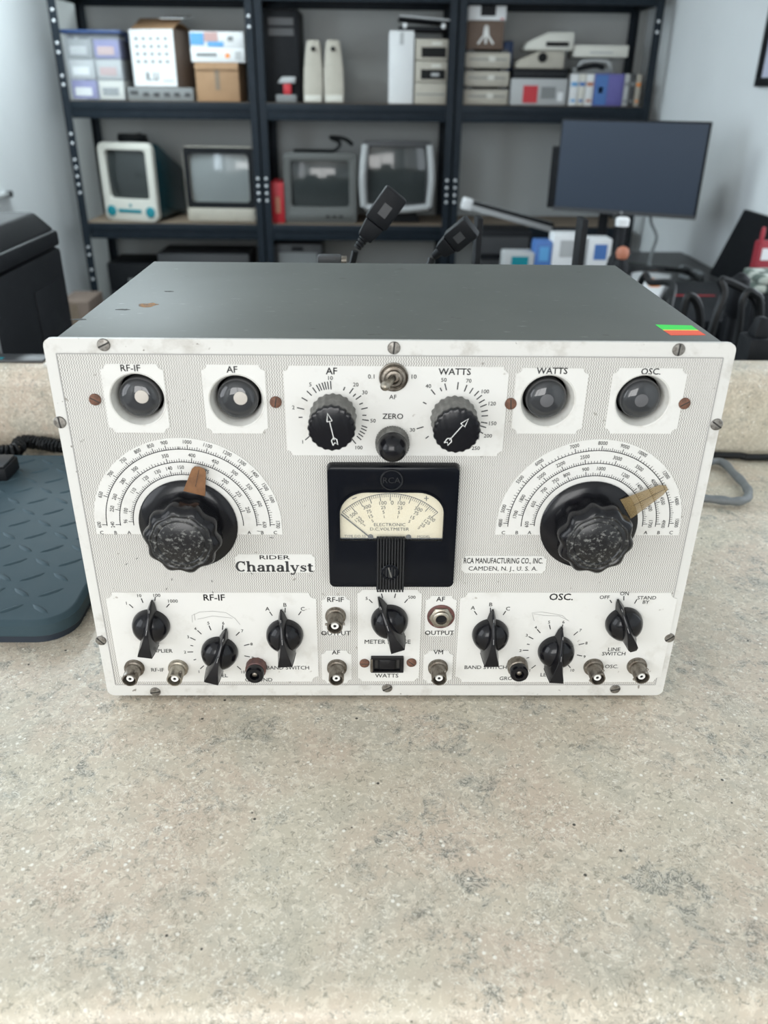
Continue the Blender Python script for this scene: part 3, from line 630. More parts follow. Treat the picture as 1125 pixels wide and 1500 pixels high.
for C0, ang, tabr, brown, scales, ends in DIALS:
    n = 48; RAD = .0742; low = -.0092
    poly = [(RAD*math.cos(PI*i/n), RAD*math.sin(PI*i/n)) for i in range(n+1)] + [(-RAD-.0004, low), (RAD+.0004, low)]
    sp = front('dial_scale_plate', MB().prism(poly, 0, PT-.0004), M_PLATE, INS, C0, -.0004)
    mb = MB(); zt = PT-.0003
    for key, r in (('C', .0650), ('B', .0543), ('A', .0437)):
        mb.stroke(arc(0, 0, r, r, -1.5, 181.5, 60), .0007, zt)
        L = []
        for st, p in scales[key]:
            a = math.atan2(p[1]-C0[1], p[0]-C0[0]); L.append(a)
            rr = r+.0062
            text(mb, st, (rr*math.cos(a), rr*math.sin(a)), .0030, a-PI/2, z=zt, sx=.84 if len(st) < 5 else .76)
        L[0] = min(L[0], R(181)); L[-1] = max(L[-1], R(-1))
        for i in range(len(L)-1):
            span = L[i]-L[i+1]; k = max(3, min(10, round(abs(span)*r/.0017)))
            for j in range(k+(i == len(L)-2)):
                a = L[i]-span*j/k; l = .0038 if j in (0, k) else (.0029 if k % 2 == 0 and j == k//2 else .0021)
                mb.stroke([(r*math.cos(a), r*math.sin(a)), ((r+l)*math.cos(a), (r+l)*math.sin(a))], .00045 if l < .0035 else .0006, zt)
    for st, p in ends: text(mb, st, (p[0]-C0[0], p[1]-C0[1]), .0030, z=zt)
    obj('scale_print', mb, M_INK, sp, smooth=False)['kind'] = 'stuff'
    # knob: skirt disc, scalloped grip, celluloid pointer
    kn = front('tuning_knob', MB().lathe([(.0255, .004, .4), (.0258, .009, .6), (.0274, .015, 1), (.0278, .0235, 1), (.0268, .0272, .9), (.0245, .0296, .6), (.0222, .0302, .35), (.0212, .0296, .1), (.0202, .0302, 0), (.0182, .0304, 0), (.0174, .0296, 0), (.0165, .0302, 0), (.004, .0304, 0)], 120, lobes=10, amp=.0013), M_BAKE, INS, C0, -PT, -R(8))
    kn.scale = (1.04, 1.04, 1.0)
    obj('knob_cap', MB().lathe([(.0232, .02995, .4), (.0222, .03055, .35), (.0212, .0300, .1), (.0202, .0306, 0), (.0182, .0308, 0), (.0174, .0300, 0), (.0165, .0306, 0), (.004, .0308, 0)], 120, lobes=10, amp=.0013, cap=(False, True)), M_WORNB, kn)
    obj('knob_skirt', MB().lathe([(.0375, 0), (.0377, .0014), (.0367, .0026), (.0300, .0044), (.0230, .0050)], 64), M_BAKE, kn)
    tw = .0082; L0 = .030
    if brown: poly = [(-tw, L0), (tw, L0), (.0052, tabr-.003), (.0036, tabr-.0008), (0, tabr), (-.0036, tabr-.0008), (-.0052, tabr-.003)]
    else: poly = [(-.0095, L0), (.0095, L0), (.0040, tabr-.005), (.0016, tabr), (-.0016, tabr), (-.0048, tabr-.004)]
    M = Matrix.Rotation(-R(ang)+R(8), 4, 'Z')
    tb = obj('pointer_tab', MB().prism(poly, .0046, .0056, M), M_BROWNTAB if brown else M_TABTAN, kn, label='brown celluloid pointer' if brown else 'tan see-through celluloid pointer')
    hl = MB().stroke([(0, .036), (0, tabr-.002)], .0003, .0058, M)
    obj('hair_line', hl, M_SLOT, tb, smooth=False)

# --- pointer knobs
def pointer_knob(c, deg, rounded=False):
    o = front('pointer_knob', MB().lathe([(.0158, 0), (.0160, .0010), (.0156, .0045), (.0140, .0085), (.0110, .0115), (.0070, .0132), (.002, .0138)], 44), M_BAKE, INS, c, -PT, -R(deg))
    # grip: sections along the axis (s, half width at foot, half width at ridge, ridge height, foot height)
    secs = [(.0265, .0006, .0003, .0060, .0020), (.0230, .0022, .0005, .0105, .0010), (.0170, .0038, .0007, .0142, .0008), (.0090, .0056, .0010, .0178, .0008), (.0, .0068, .0018, .0196, .0008), (-.0090, .0074, .0036, .0206, .0008), (-.0165, .0076, .0056, .0210, .0010), (-.0195, .0074, .0058, .0206, .0016)]
    if rounded: secs[-2:] = [(-.0150, .0052, .0042, .0196, .0010), (-.0185, .0038, .0028, .0182, .0024), (-.0198, .0020, .0014, .0160, .0050)]
    mb = MB(); v = []; f = []
    for s, wf, wr, hr, hf in secs:
        v += [(-wf, s, hf), (-(wf*.55+wr*.45), s, hf+(hr-hf)*.62), (-wr, s, hr), (wr, s, hr), (wf*.55+wr*.45, s, hf+(hr-hf)*.62), (wf, s, hf)]
    for i in range(len(secs)-1):
        for j in range(6): k = (j+1) % 6; f.append((i*6+j, i*6+k, i*6+6+k, i*6+6+j))
    f.append(tuple(range(6))); q = (len(secs)-1)*6; f.append(tuple(reversed(range(q, q+6))))
    mb.add(v, f); obj('grip', mb, M_BAKE, o, angle=30, bevel=.0004, seg=1)
    ridge = MB().stroke([(0, .0225), (0, .0030)], .0004, 0); ridge.v = [(x, y, .0112+(.0200-.0112)*(1-(y-.003)/.0195)) for x, y, z in ridge.v]
    obj('ridge_glint', ridge, M_GREYINK, o, smooth=False)  # glint along the grip ridge, drawn as a grey ribbon
for c, d, rd in ((K_MULT, 9, 0), (K_LEV, 17, 0), (K_BAND, -4, 0), (K_MET, -21, 0), (K_BAND2, 0, 0), (K_LEV2, 4, 0), (K_LINE, -20, 1)): pointer_knob(c, d, rd)

# --- coaxial jacks
jb = mesh('coaxial_jack', MB().lathe([(.0088, 0), (.0088, .0022), (.0082, .0032), (.0066, .0036), (.0066, .0170), (.0062, .0176), (.0054, .0176), (.0054, .0080)], 32, cap=(True, True)), M_NICKEL)
jb2 = mesh('coaxial_jack', MB().lathe([(.0088, 0), (.0088, .0022), (.0082, .0032), (.0066, .0036), (.0066, .0170), (.0062, .0176), (.0054, .0176), (.0054, .0080)], 32, cap=(True, True)), M_BRIGHTN)
ji = mesh('insulator', MB().lathe([(.0034, .0080), (.0034, .0150), (.0030, .0156), (.0014, .0156), (.0014, .0100)], 24), M_INSUL)
jp = mesh('pin_hole', MB().lathe([(.0013, .0102), (.0013, .0150)], 12), M_HOLE)
jl = mesh('bayonet_lug', MB().lathe([(.0011, 0), (.0011, .0016), (.0008, .0019)], 12), M_NICKEL)
for c, br in (((-0.2219, 0.0319), 0), ((-0.1836, 0.0319), 1), ((-0.0445, 0.0874), 0), ((-0.0442, 0.0325), 0), ((0.0449, 0.0326), 0), ((0.1827, 0.0333), 0), ((0.2211, 0.0345), 0)):
    o = front('coaxial_jack', jb2 if br else jb, None, INS, c, -PT, R(random.Random(c[0]).uniform(0, 60)))
    obj('insulator', ji, None, o); obj('pin_hole', jp, None, o)
    for s in (0, PI): obj('bayonet_lug', jl, None, o, (.0064*math.cos(s), .0064*math.sin(s), .0125), (0, PI/2, s))
# --- ground binding posts
for c in ((-0.1149, 0.0341), (0.1147, 0.0357)):
    o = front('ground_post', MB().lathe([(.0090, 0), (.0092, .003), (.0088, .0075), (.0070, .0085)], 28, lobes=14, amp=.0002), M_MAROON if c[0] < 0 else M_NICKEL, INS, c, -PT)
    obj('post_cap', MB().lathe([(.0078, .008), (.0080, .0095), (.0080, .0135), (.0074, .0146), (.0040, .0146), (.0038, .0100)], 28), M_BAKE, o)
    obj('post_pin', MB().lathe([(.0022, .009), (.0022, .0128), (.0016, .0132)], 14), M_NICKEL, o)
# --- phone jack
c = (0.0452, 0.0868)
o = front('phone_jack', MB().lathe([(.0118, 0), (.0118, .0008), (.0108, .0011)], 32), M_MAROON, INS, c, -PT)
obj('hex_nut', MB().lathe([(.0105, .0009), (.0105, .0026), (.0095, .0032)], 6), M_BRIGHTN, o, bevel=.0003)
obj('bushing', MB().lathe([(.0074, .0030), (.0074, .0050), (.0066, .0056), (.0048, .0056), (.0046, -.006)], 28), M_BRIGHTN, o)
obj('jack_hole', MB().lathe([(.0046, .0030), (.0046, .0034)], 24), M_HOLE, o)
# --- two-slot socket
c, w, h = quad((-0.0144, 0.0451), (0.0144, 0.0290))
o = front('power_socket', cutplate(rrect(w, h, .0008, 2), [rrect(w*.80, h*.76, .0005, 2)], 0, .0035), M_BAKE, INS, c, -PT)
obj('socket_floor', MB().box(-w*.41, w*.41, -h*.39, h*.39, .0001, .0006), M_HOLE, o)
obj('socket_block', MB().box(-w*.24, w*.24, -h*.34, h*.30, .0006, .0026), M_BAKE, o, bevel=.0004)
for s in (-1, 1): obj('socket_slot', MB().box(s*w*.33-.0012, s*w*.33+.0012, -h*.28, h*.26, .0006, .0012), M_SLOT, o)
obj('socket_clip', MB().box(-w/2-.0004, -w/2+.0016, -h*.42, h*.42, .0030, .0040), M_NICKEL, o)

# --- panel voltmeter
mc, mw, mh = quad((-0.0492, 0.2300), (0.0542, 0.1202)); MD = .008
def arch(w, h, r, n=10, cx=0, cy=0):
    """flat bottom, wide-shouldered arched top"""
    p = [(cx-w/2, cy-h/2), (cx+w/2, cy-h/2)]
    for i in range(n+1): a = R(90*i/n); p.append((cx+w/2-r+r*math.cos(a), cy+h/2-r*.92+r*.92*math.sin(a)))
    for i in range(n+1): a = R(90+90*i/n); p.append((cx-w/2+r+r*math.cos(a), cy+h/2-r*.92+r*.92*math.sin(a)))
    return p
wc, ww, wh = quad((-0.0392, 0.2080), (0.0425, 0.1655))
wo = (wc[0]-mc[0], wc[1]-mc[1])
bez_mb = cutplate(rrect(mw, mh, .0045, 5), [arch(ww, wh, .021, 10, *wo)], .0, MD)
# round the front edge of the case
vv = []
for x, y, z in bez_mb.v:
    if z > MD-1e-5 and (abs(abs(x)-mw/2) < .0046 or abs(abs(y)-mh/2) < .0046) and not (abs(x-wo[0]) < ww/2+.0005 and abs(y-wo[1]) < wh/2+.0005): x *= .982; y *= .982
    vv.append((x, y, z))
bez_mb.v = vv
ME = front('voltmeter', bez_mb, M_METER, INS, mc, -.0006, bevel=.0006, angle=50, label='black bakelite panel voltmeter with cream dial')
obj('window_rim', cutplate(arch(ww+.0030, wh+.0030, .0222, 10, *wo), [arch(ww, wh, .021, 10, *wo)], MD-.001, MD+.0008), M_METER, ME)
df = obj('dial_face', MB().prism(arch(ww+.004, wh+.004, .0225, 10, *wo), .0030, .0042), M_CREAM, ME)
dm = MB(); z = .0044
def dl(p): return (p[0]-mc[0], p[1]-mc[1])
# three-point arc of the scale
A_, T_, B__ = dl((-0.0374, 0.1887)), dl((0.0020, 0.2051)), dl((0.0381, 0.1887))
def circ3(a, b_, c):
    d = 2*(a[0]*(b_[1]-c[1])+b_[0]*(c[1]-a[1])+c[0]*(a[1]-b_[1]))
    f = [p[0]**2+p[1]**2 for p in (a, b_, c)]
    ux = (f[0]*(b_[1]-c[1])+f[1]*(c[1]-a[1])+f[2]*(a[1]-b_[1]))/d; uy = (f[0]*(c[0]-b_[0])+f[1]*(a[0]-c[0])+f[2]*(b_[0]-a[0]))/d
    return ux, uy, math.hypot(a[0]-ux, a[1]-uy)
ux, uy, ur = circ3(A_, T_, B__)
a0 = math.atan2(A_[1]-uy, A_[0]-ux); a1 = math.atan2(B__[1]-uy, B__[0]-ux)
dm.stroke([(ux+ur*math.cos(a0+(a1-a0)*i/40), uy+ur*math.sin(a0+(a1-a0)*i/40)) for i in range(41)], .0006, z)
for i in range(51):
    a = a0+(a1-a0)*i/50; l = .0062 if i % 5 == 0 else .0030
    if i in (0, 50): l = .0075
    dm.stroke([(ux+ur*math.cos(a), uy+ur*math.sin(a)), (ux+(ur-l)*math.cos(a), uy+(ur-l)*math.sin(a))], .00042 if i % 5 else .0006, z)
for st, p, h, rt in (('500', (-0.0284, 0.1868), .0036, 38), ('300', (-0.0179, 0.1935), .0036, 18), ('100', (-0.0053, 0.1969), .0036, 6), ('0', (0.0019, 0.1972), .0040, 0), ('100', (0.0092, 0.1968), .0036, -5), ('300', (0.0228, 0.1915), .0036, -20), ('500', (0.0333, 0.1830), .0036, -36),
        ('125', (-0.0249, 0.1825), .0034, 38), ('25', (-0.0223, 0.1802), .0034, 40), ('5', (-0.0203, 0.1773), .0030, 40), ('75', (-0.0163, 0.1893), .0034, 18), ('15', (-0.0148, 0.1851), .0034, 20), ('5', (-0.0135, 0.1810), .0030, 20), ('25', (-0.0051, 0.1930), .0033, 5), ('5', (-0.0048, 0.1888), .0033, 5), ('1', (-0.0043, 0.1846), .0031, 5),
        ('25', (0.0082, 0.1928), .0033, -5), ('5', (0.0074, 0.1886), .0033, -5), ('1', (0.0066, 0.1846), .0031, -5), ('75', (0.0210, 0.1880), .0034, -20), ('15', (0.0183, 0.1841), .0034, -20), ('5', (0.0159, 0.1806), .0030, -20), ('125', (0.0300, 0.1801), .0034, -34), ('25', (0.0266, 0.1773), .0034, -34), ('5', (0.0237, 0.1749), .0030, -34)):
    text(dm, st, dl(p), h*.86, R(rt), z=z, bold=.003)
text(dm, 'ELECTRONIC', dl((0.0002, 0.1776)), .0027, z=z, width=.0250, bold=.002); text(dm, 'D.C.VOLTMETER', dl((0.0002, 0.1736)), .0027, z=z, width=.0312, bold=.002)
text(dm, 'TYPE DO 53', dl((-0.0275, 0.1670)), .0022, z=z, bold=0.); text(dm, 'MODEL', dl((0.0278, 0.1668)), .0022, z=z, bold=0.)
for p, q in (((-0.0296, 0.2002), (-0.0259, 0.2019)), ((0.0268, 0.2011), (0.0305, 0.2011)), ((0.0286, 0.2032), (0.0287, 0.1989))): dm.stroke([dl(p), dl(q)], .0007, z)
obj('dial_print', dm, M_INK, df, smooth=False)['kind'] = 'stuff'
nd = MB(); p, q = dl((-0.0384, 0.1872)), dl((-0.0162, 0.1669)); nd.tube([(p[0], p[1], .0051), (q[0], q[1], .0051)], .00050, 6)
obj('needle', nd, M_INK, ME)
for px in ((-0.0150, 0.1667), (0.0155, 0.1665)): obj('dial_stop', MB().lathe([(.0022, .0042), (.0022, .0052), (.0015, .0055)], 16), M_INK, ME, loc=(*dl(px), 0))
obj('window_glass', MB().prism(arch(ww+.001, wh+.001, .0213, 10, *wo), .0058, .0064), M_GLASS, ME)
# ribbed strip down the middle
rc, rw, rh = quad((-0.0102, 0.1668), (0.0127, 0.1187)); ro = (rc[0]-mc[0], rc[1]-mc[1])
rb = MB().box(ro[0]-rw/2, ro[0]+rw/2, ro[1]-rh/2, ro[1]+rh/2, .001, MD+.0004)
obj('rib_backing', rb, M_METER, ME)
ribm = mesh('rib', MB().prism([(-.0008, -rh/2-.0012), (.0008, -rh/2-.0012), (.0008, rh/2+.0020), (-.0008, rh/2+.0020)], MD+.0002, MD+.0040, top=[(-.00055, -rh/2), (.00055, -rh/2), (.00055, rh/2), (-.00055, rh/2)]), M_RIB)
for i in range(10): obj('rib', ribm, None, ME, (ro[0]-rw/2+rw*(i+.5)/10, ro[1], 0))
sp = dl((0.0008, 0.1377))
s_ = obj('zero_adjust_screw', MB().lathe([(.0074, MD), (.0074, MD+.0038), (.0066, MD+.0046), (.0054, MD+.0046), (.0052, MD+.0038), (.0008, MD+.0040)], 28), M_METER, ME, loc=(*sp, 0))
obj('screw_slot', MB().box(-.0006, .0006, -.0048, .0048, MD+.0038, MD+.0043, Matrix.Rotation(R(15), 4, 'Z')), M_GREYKNOB, s_)
lp = dl((0.0011, 0.2189))
lg = obj('maker_medallion', MB().lathe([(.0090, MD), (.0090, MD+.0008), (.0082, MD+.0014), (.0076, MD+.0005), (.0070, MD+.0005), (.001, MD+.0006)], 36), M_METER, ME, loc=(*lp, 0))
mb = MB(); text(mb, 'RCA', (0, 0), .0048, z=MD+.0013, bold=0.); obj('medallion_letters', mb, M_RIB, lg, smooth=False)
obj('medallion_ring', MB().lathe([(.0088, MD+.0008), (.0085, MD+.0016), (.0080, MD+.0016), (.0077, MD+.0008)], 36, cap=(False, False)), M_RIB, lg)

# --- stickers and rust on the cabinet top
zt = H-.003
S1 = [(0.210, 0.062, 0.322), (0.238, 0.060, 0.322), (0.238, 0.045, 0.322), (0.211, 0.045, 0.322), (0.239, 0.032, 0.322), (0.212, 0.031, 0.322)]
def stick(pts, m, z):
    mb = MB(); mb.prism([(p[0], p[1]) for p in pts], z, z+.0003); obj('price_sticker', mb, m, INS, smooth=False)
stick([S1[3], S1[2], S1[1], S1[0]], M_GREEN, zt); stick([S1[5], S1[4], S1[2], S1[3]], M_REDST, zt)
y_ = [(S1[3][0], S1[3][1]-.0006), (S1[2][0], S1[2][1]-.0006), (S1[2][0]-.0004, S1[2][1]+.0008), (S1[3][0]-.0004, S1[3][1]+.0008)]
stick(y_, M_YELLOW, zt+.0002)
for c, rx, ry, sd in (((-0.203, 0.115, 0.322), .010, .010, 1), ((-0.220, 0.099, 0.322), .006, .0025, 2), ((-0.197, 0.168, 0.322), .005, .002, 3), ((-0.245, 0.066, 0.322), .008, .003, 4)):
    rn = random.Random(sd); poly = [(c[0]+rx*math.cos(2*PI*i/14)*rn.uniform(.5, 1.1), c[1]+ry*math.sin(2*PI*i/14)*rn.uniform(.5, 1.1)) for i in range(14)]
    obj('rust_patch', MB().prism(poly, zt, zt+.00012), M_RUSTPATCH if sd == 1 else M_SLOT, INS, smooth=False)

# ================================================================== SHELVING ALONG THE BACK
SF, SB = 4.0, 4.45                      # front and back of the racks
LEV = [.945, .428, -.155, -.700]        # shelf surfaces
def rack(x0, x1, label):
    t = thing('shelving_rack', label, 'shelf', ((x0+x1)/2, SF, FL), group='blue-grey steel racks along the back wall')
    w = x1-x0; hx = w/2; d = SB-SF; top = 1.25-FL
    for sx in (-1, 1):
        for yy, sy in ((0, 1), (d, -1)):
            xa, xb = (-hx, -hx+.040) if sx < 0 else (hx-.040, hx)
            b = MB().box(xa, xb, min(yy, yy+sy*.003), max(yy, yy+sy*.003), 0, top)
            xo = -hx if sx < 0 else hx
            b.box(min(xo, xo-sx*.003), max(xo, xo-sx*.003), min(yy, yy+sy*.040), max(yy, yy+sy*.040), 0, top)
            p = obj('post', b, M_RACK, t)
            if yy == 0:
                rv = MB(); xc = (xa+xb)/2
                zs = [-.19+.155+.036*k for k in range(4)] if not (x0 < -1 and sx < 0) else [-.16+.155+.040*k for k in range(4)]+[.815, .770, .677, .637, .536, .497, .275, .232, .155, .118, -.28, -.32, -.40, -.45]
                if x1 < 0 < sx or (x1 > 1 and sx > 0): zs += [.80, .755]
                for z in zs: rv.lathe([(.0072, 0), (.0072, .002), (.0045, .0035)], 10, Matrix.Translation((xc, -.0005, z-FL)) @ Matrix.Rotation(PI/2, 4, 'X'))
                obj('rivets_and_slot_spots', rv, M_ZINC, p)['kind'] = 'stuff'  # on the outer left post, bright discs stand in for wall seen through slots
    for z in LEV:
        zz = z-FL
        for y0, y1 in ((.004, .030), (d-.030, d-.004)):
            b = MB().box(-hx+.041, hx-.041, y0, y1, zz-.080, zz-.002).box(-hx+.041, hx-.041, y0-.004 if y0 < .1 else y0, y0+.010, zz-.040, zz-.001)
            obj('shelf_beam', b, M_RACK, t, bevel=.0015)
        for sx in (-1, 1):
            xo = sx*(hx-.012); obj('side_beam', MB().box(xo-.008, xo+.008, .045, d-.045, zz-.075, zz-.004), M_RACK, t, bevel=.0015)
        obj('shelf_board', MB().box(-hx+.014, hx-.014, .012, d-.012, zz-.012, zz), M_BOARD, t)
    return t
XA0, XA1 = (-1.569, 4.000, 0.854)[0], (-0.592, 4.000, 0.273)[0]
XB0, XB1 = XA1+.003, (0.399, 4.000, 0.590)[0]
XC0, XC1 = XB1+.003, (1.393, 4.000, 0.675)[0]
rack(XA0, XA1, 'blue-grey steel rack nearest the left wall, holding the teal computer')
rack(XB0, XB1, 'blue-grey steel rack in the middle of the three, holding two dark televisions')
rack(XC0, XC1, 'blue-grey steel rack nearest the right wall, partly behind the flat monitor')
S1_, S2_, S3_ = LEV[1]+.002, LEV[2]+.001, LEV[3]+.001

def carton(name, label, cat, rect, y0, dep, m, z0=None, rz=0., group=None, bev=.003):
    """box-shaped thing: Empty at the middle of its base front; returns (root, width, height)"""
    x0, x1, za, zb = rect
    if z0 is None: z0 = za
    w, h = x1-x0, zb-z0
    t = thing(name, label, cat, ((x0+x1)/2, y0, z0), rz, group)
    obj('body', MB().box(-w/2, w/2, 0, dep, 0, h), m, t, bevel=bev)
    return t, w, h
def panel(t, nm, x0, x1, z0, z1, m, th=.002, y=0.): return obj(nm, MB().box(x0, x1, y-th, y+.001, z0, z1), m, t, bevel=.0005, seg=1)
FY = 4.045
# ---- upper shelf, left rack: clear tub with cartons
rc = (-1.535, -1.264, 0.435, 0.721); z0 = S1_; x0, x1, zb = rc[0], rc[1], rc[3]; w = x1-x0; h = zb-z0
t = thing('storage_tub', 'clear plastic storage tub with navy blue lid on the upper shelf', 'tub', ((x0+x1)/2, 4.05, z0))
b = MB(); e = .004; dp = .30
b.box(-w/2, w/2, 0, dp, 0, e).box(-w/2, w/2, 0, e, e, h).box(-w/2, w/2, dp-e, dp, e, h).box(-w/2, -w/2+e, e, dp-e, e, h).box(w/2-e, w/2, e, dp-e, e, h)
obj('tub_body', b, M_CLEAR, t)
lid = obj('lid', MB().box(-w/2-.015, w/2+.015, -.012, dp+.01, h, h+.016), M_NAVY, t, bevel=.004)
for s in (-1, 1): obj('lid_clip', MB().box(s*(w/2+.010)-.006, s*(w/2+.010)+.006, dp*.35, dp*.65, h-.03, h+.012), M_NAVY, t, bevel=.002)
cols = [(M_MGREY, M_LGREY, 'grey'), (M_PURPLE, M_PINK, 'purple'), (M_LGREY, M_WHITE, 'pale grey'), (M_LGREY, M_PINK, 'grey and pink'), (M_PURPLE, M_WHITE, 'slate blue'), (M_OFFWHITE, M_MGREY, 'cream')]
for i in range(6):
    cx = -w/4 if i % 2 == 0 else w/4; row = 2-i//2; ch = (h-.02)/3; cw = w/2-.014
    q, ww_, hh_ = carton('small_carton', 'small %s carton inside the clear tub, %s %s' % (cols[i][2], ('bottom', 'middle', 'top')[row], ('left', 'right')[i % 2]), 'carton', ((x0+x1)/2+cx-cw/2, (x0+x1)/2+cx+cw/2, z0+e+.001+row*ch, z0+e+row*ch+ch-.006), 4.05+.012, .2, cols[i][0], group='cartons in the clear tub', bev=.002)
    panel(q, 'print_panel', -cw*.38, cw*.30, hh_*.18, hh_*.62, cols[i][1])
# grey device, white-fronted carton on it
q, w, h = carton('disc_drive', 'flat grey desktop unit under the white-fronted carton', 'drive', (-1.250, -0.920, 0.435, 0.490), 4.05, .26, M_MGREY, S1_)
for k in range(5): obj('button', MB().box(-w*.22+k*.052-.014, -w*.22+k*.052+.014, -.004, .001, h*.35, h*.62), M_DARKGREY, q, bevel=.001)
panel(q, 'badge', -w*.46, -w*.34, h*.45, h*.75, M_DARKGREY)
hd = h
x0, x1, za, zb = (-1.233, -0.996, 0.490, 0.745)
t = thing('open_carton', 'open brown carton with a white printed front on the grey unit', 'carton', ((x0+x1)/2+.005, 4.085, S1_+hd+.001), R(-13))
w = x1-x0; h = zb-(S1_+hd)
obj('body', MB().box(-w/2, w/2, 0, .24, 0, h), M_DCARD, t, bevel=.003)
f = obj('white_front', MB().box(-w/2+.002, w/2-.002, -.004, .001, .004, h-.002), M_WHITE, t)
for r_ in range(4):
    for k in range(5): obj('print_block', MB().box(-w*.38+k*w*.165, -w*.38+k*w*.165+w*.075, -.0055, -.0035, h*(.42+.13*r_), h*(.47+.13*r_)), M_MGREY, f)
obj('print_mark', MB().box(-w*.20, -w*.13, -.0055, -.0035, h*.12, h*.26).box(-w*.20, -w*.06, -.0055, -.0035, h*.12, h*.145), M_MGREY, f)
obj('print_mark', MB().box(-w*.03, w*.08, -.0055, -.0035, h*.12, h*.15).box(-w*.03, 0, -.0055, -.0035, h*.12, h*.26).box(w*.05, w*.08, -.0055, -.0035, h*.12, h*.26), M_MGREY, f)
obj('print_mark', MB().box(w*.18, w*.42, -.0055, -.0035, h*.10, h*.13), M_LGREY, f)
obj('flap', MB().box(-w*.48, w*.48, 0, .12, 0, .004), M_CARD, t, (0, .02, h+.001), (R(24), 0, 0))
obj('flap', MB().box(-w*.48, w*.48, -.12, 0, 0, .004), M_CARD, t, (0, .235, h+.001), (R(-12), 0, 0))
tag(obj('paper_sheet', MB().box(-.06, .06, -.07, .07, 0, .004), M_WHITE, None, (x1+.005, 4.17, S1_+hd+h+.055), (R(8), 0, R(-12))), 'loose white paper lying on top of the open carton', 'paper')
# brown box and the two printed cartons
q, w, h = carton('cardboard_box', 'plain tan cardboard box under two white and blue cartons', 'box', (-0.901, -0.686, 0.435, 0.602), 4.05, .28, M_CARD, S1_)
obj('flap', MB().box(-w*.5, w*.5, -.002, .0, -.03, .002), M_CARD, q, (0, 0, h), (R(-12), 0, 0)); panel(q, 'tape_strip', -.012, .012, h*.3, h*.98, M_BOARD)
zc = S1_+h+.002
x0, x1, za, zb = (-0.914, -0.649, 0.667, 0.737); zmid = (zb+zc)/2
q, w, h = carton('printed_carton', 'white carton with dark lettering bar, lower of two on the tan box', 'carton', (x0, x1, zc, zmid-.002), 4.045, .27, M_WHITE, group='white and blue cartons')
panel(q, 'print_panel', -w*.40, -w*.02, h*.40, h*.62, M_MGREY); panel(q, 'print_spot', w*.14, w*.22, h*.3, h*.6, M_ORANGE); panel(q, 'print_panel', w*.32, w*.44, h*.2, h*.75, M_LGREY)
q, w, h = carton('printed_carton', 'white carton with blue and grey picture, upper of two on the tan box', 'carton', (x0, x1, zmid-.001, zb), 4.05, .27, M_WHITE, group='white and blue cartons')
panel(q, 'print_panel', -w*.49, -w*.24, h*.12, h*.9, M_LBLUE); panel(q, 'print_panel', -w*.24, w*.02, h*.35, h*.95, M_PINK); panel(q, 'print_panel', -w*.18, w*.12, h*.04, h*.36, M_LBLUE); panel(q, 'print_panel', w*.20, w*.30, h*.4, h*.7, M_MGREY)
# ---- upper shelf, middle rack
q, w, h = carton('tower_computer', 'tall black tower case at the left of the middle upper shelf', 'computer', (-0.554, -0.381, 0.423, 0.838), 4.09, .33, M_BLACKP, S1_)
panel(q, 'drive_bay', -w*.36, w*.36, h*.72, h*.80, M_DARKGREY); panel(q, 'drive_bay', -w*.36, w*.36, h*.83, h*.91, M_DARKGREY)
t = thing('label_gun', 'small grey and red gadget in front of the black tower', 'gadget', (-0.450, 4.050, 0.433)); t.location.z = S1_
obj('base', MB().box(-.055, .05, 0, .035, 0, .035), M_MGREY, t, bevel=.005); obj('body', MB().box(-.015, .025, .005, .03, .035, .085), M_RED, t, bevel=.005)
obj('head', MB().taper((-.045, .045, .0, .035, .085), (-.02, .05, .0, .035, .115)), M_LGREY, t, bevel=.006)
def speaker(xc, w, h, lean, lab):
    t = thing('desk_speaker', lab, 'speaker', (xc, 4.06, S1_), 0, 'beige desktop speakers'); sec = [(0, .5), (.25, .52), (.55, .50), (.8, .42), (.95, .36), (1, .30)]
    v = []; f = []
    for z, k in sec:
        for (sx, yy) in ((-1, 0), (1, 0), (1, .11), (-1, .11)): v.append((sx*w*k+lean*z, yy+.03*z, z*h))
    for i in range(len(sec)-1):
        for j in range(4): k = (j+1) % 4; f.append((i*4+j, i*4+k, i*4+4+k, i*4+4+j))
    f += [(3, 2, 1, 0), tuple(range(len(sec)*4-4, len(sec)*4))]
    obj('cabinet', MB().add(v, f), M_BEIGE, t, bevel=.006)
    g = MB().prism([(x+lean*.45, y) for x, y in [(w*.33*math.cos(2*PI*i/24), h*.46+h*.30*math.sin(2*PI*i/24)) for i in range(24)]], 0, .006)
    obj('grille', g, M_MGREY, t, (0, .012, 0), (R(84), 0, 0))
    obj('control_knob', MB().lathe([(.011, 0), (.011, .008), (.008, .010)], 16), M_HOLE, t, (lean*.85, .022, h*.86), (FR, 0, 0))
    obj('plinth', MB().box(-w*.46, w*.46, -.004, .02, .004, h*.12), M_OFFWHITE, t, bevel=.003)
sx0, sx1, _, sz = (-0.363, -0.270, 0.425, 0.708); speaker((sx0+sx1)/2, sx1-sx0, sz-S1_, .006, 'beige desktop speaker, left of the pair on the middle upper shelf')
sx0, sx1, _, sz = (-0.257, -0.161, 0.426, 0.709); speaker((sx0+sx1)/2, sx1-sx0, sz-S1_, -.004, 'beige desktop speaker, right of the pair on the middle upper shelf')
q, w, h = carton('upright_carton', 'tall narrow white carton between the speakers and stacked drives', 'carton', (0.068, 0.191, 0.426, 0.747), 4.05, .24, M_WHITE, S1_)
panel(q, 'tape_strip', -w*.08, w*.08, h*.82, h*.99, M_LGREY); obj('top_flap', MB().box(-w*.47, w*.47, .01, .22, h, h+.004), M_WHITE, q)
ztop = S1_+h+.005
wx0, wx1, _, wz = (0.199, 0.360, 0.428, 0.720); hh3 = (wz-S1_)/3
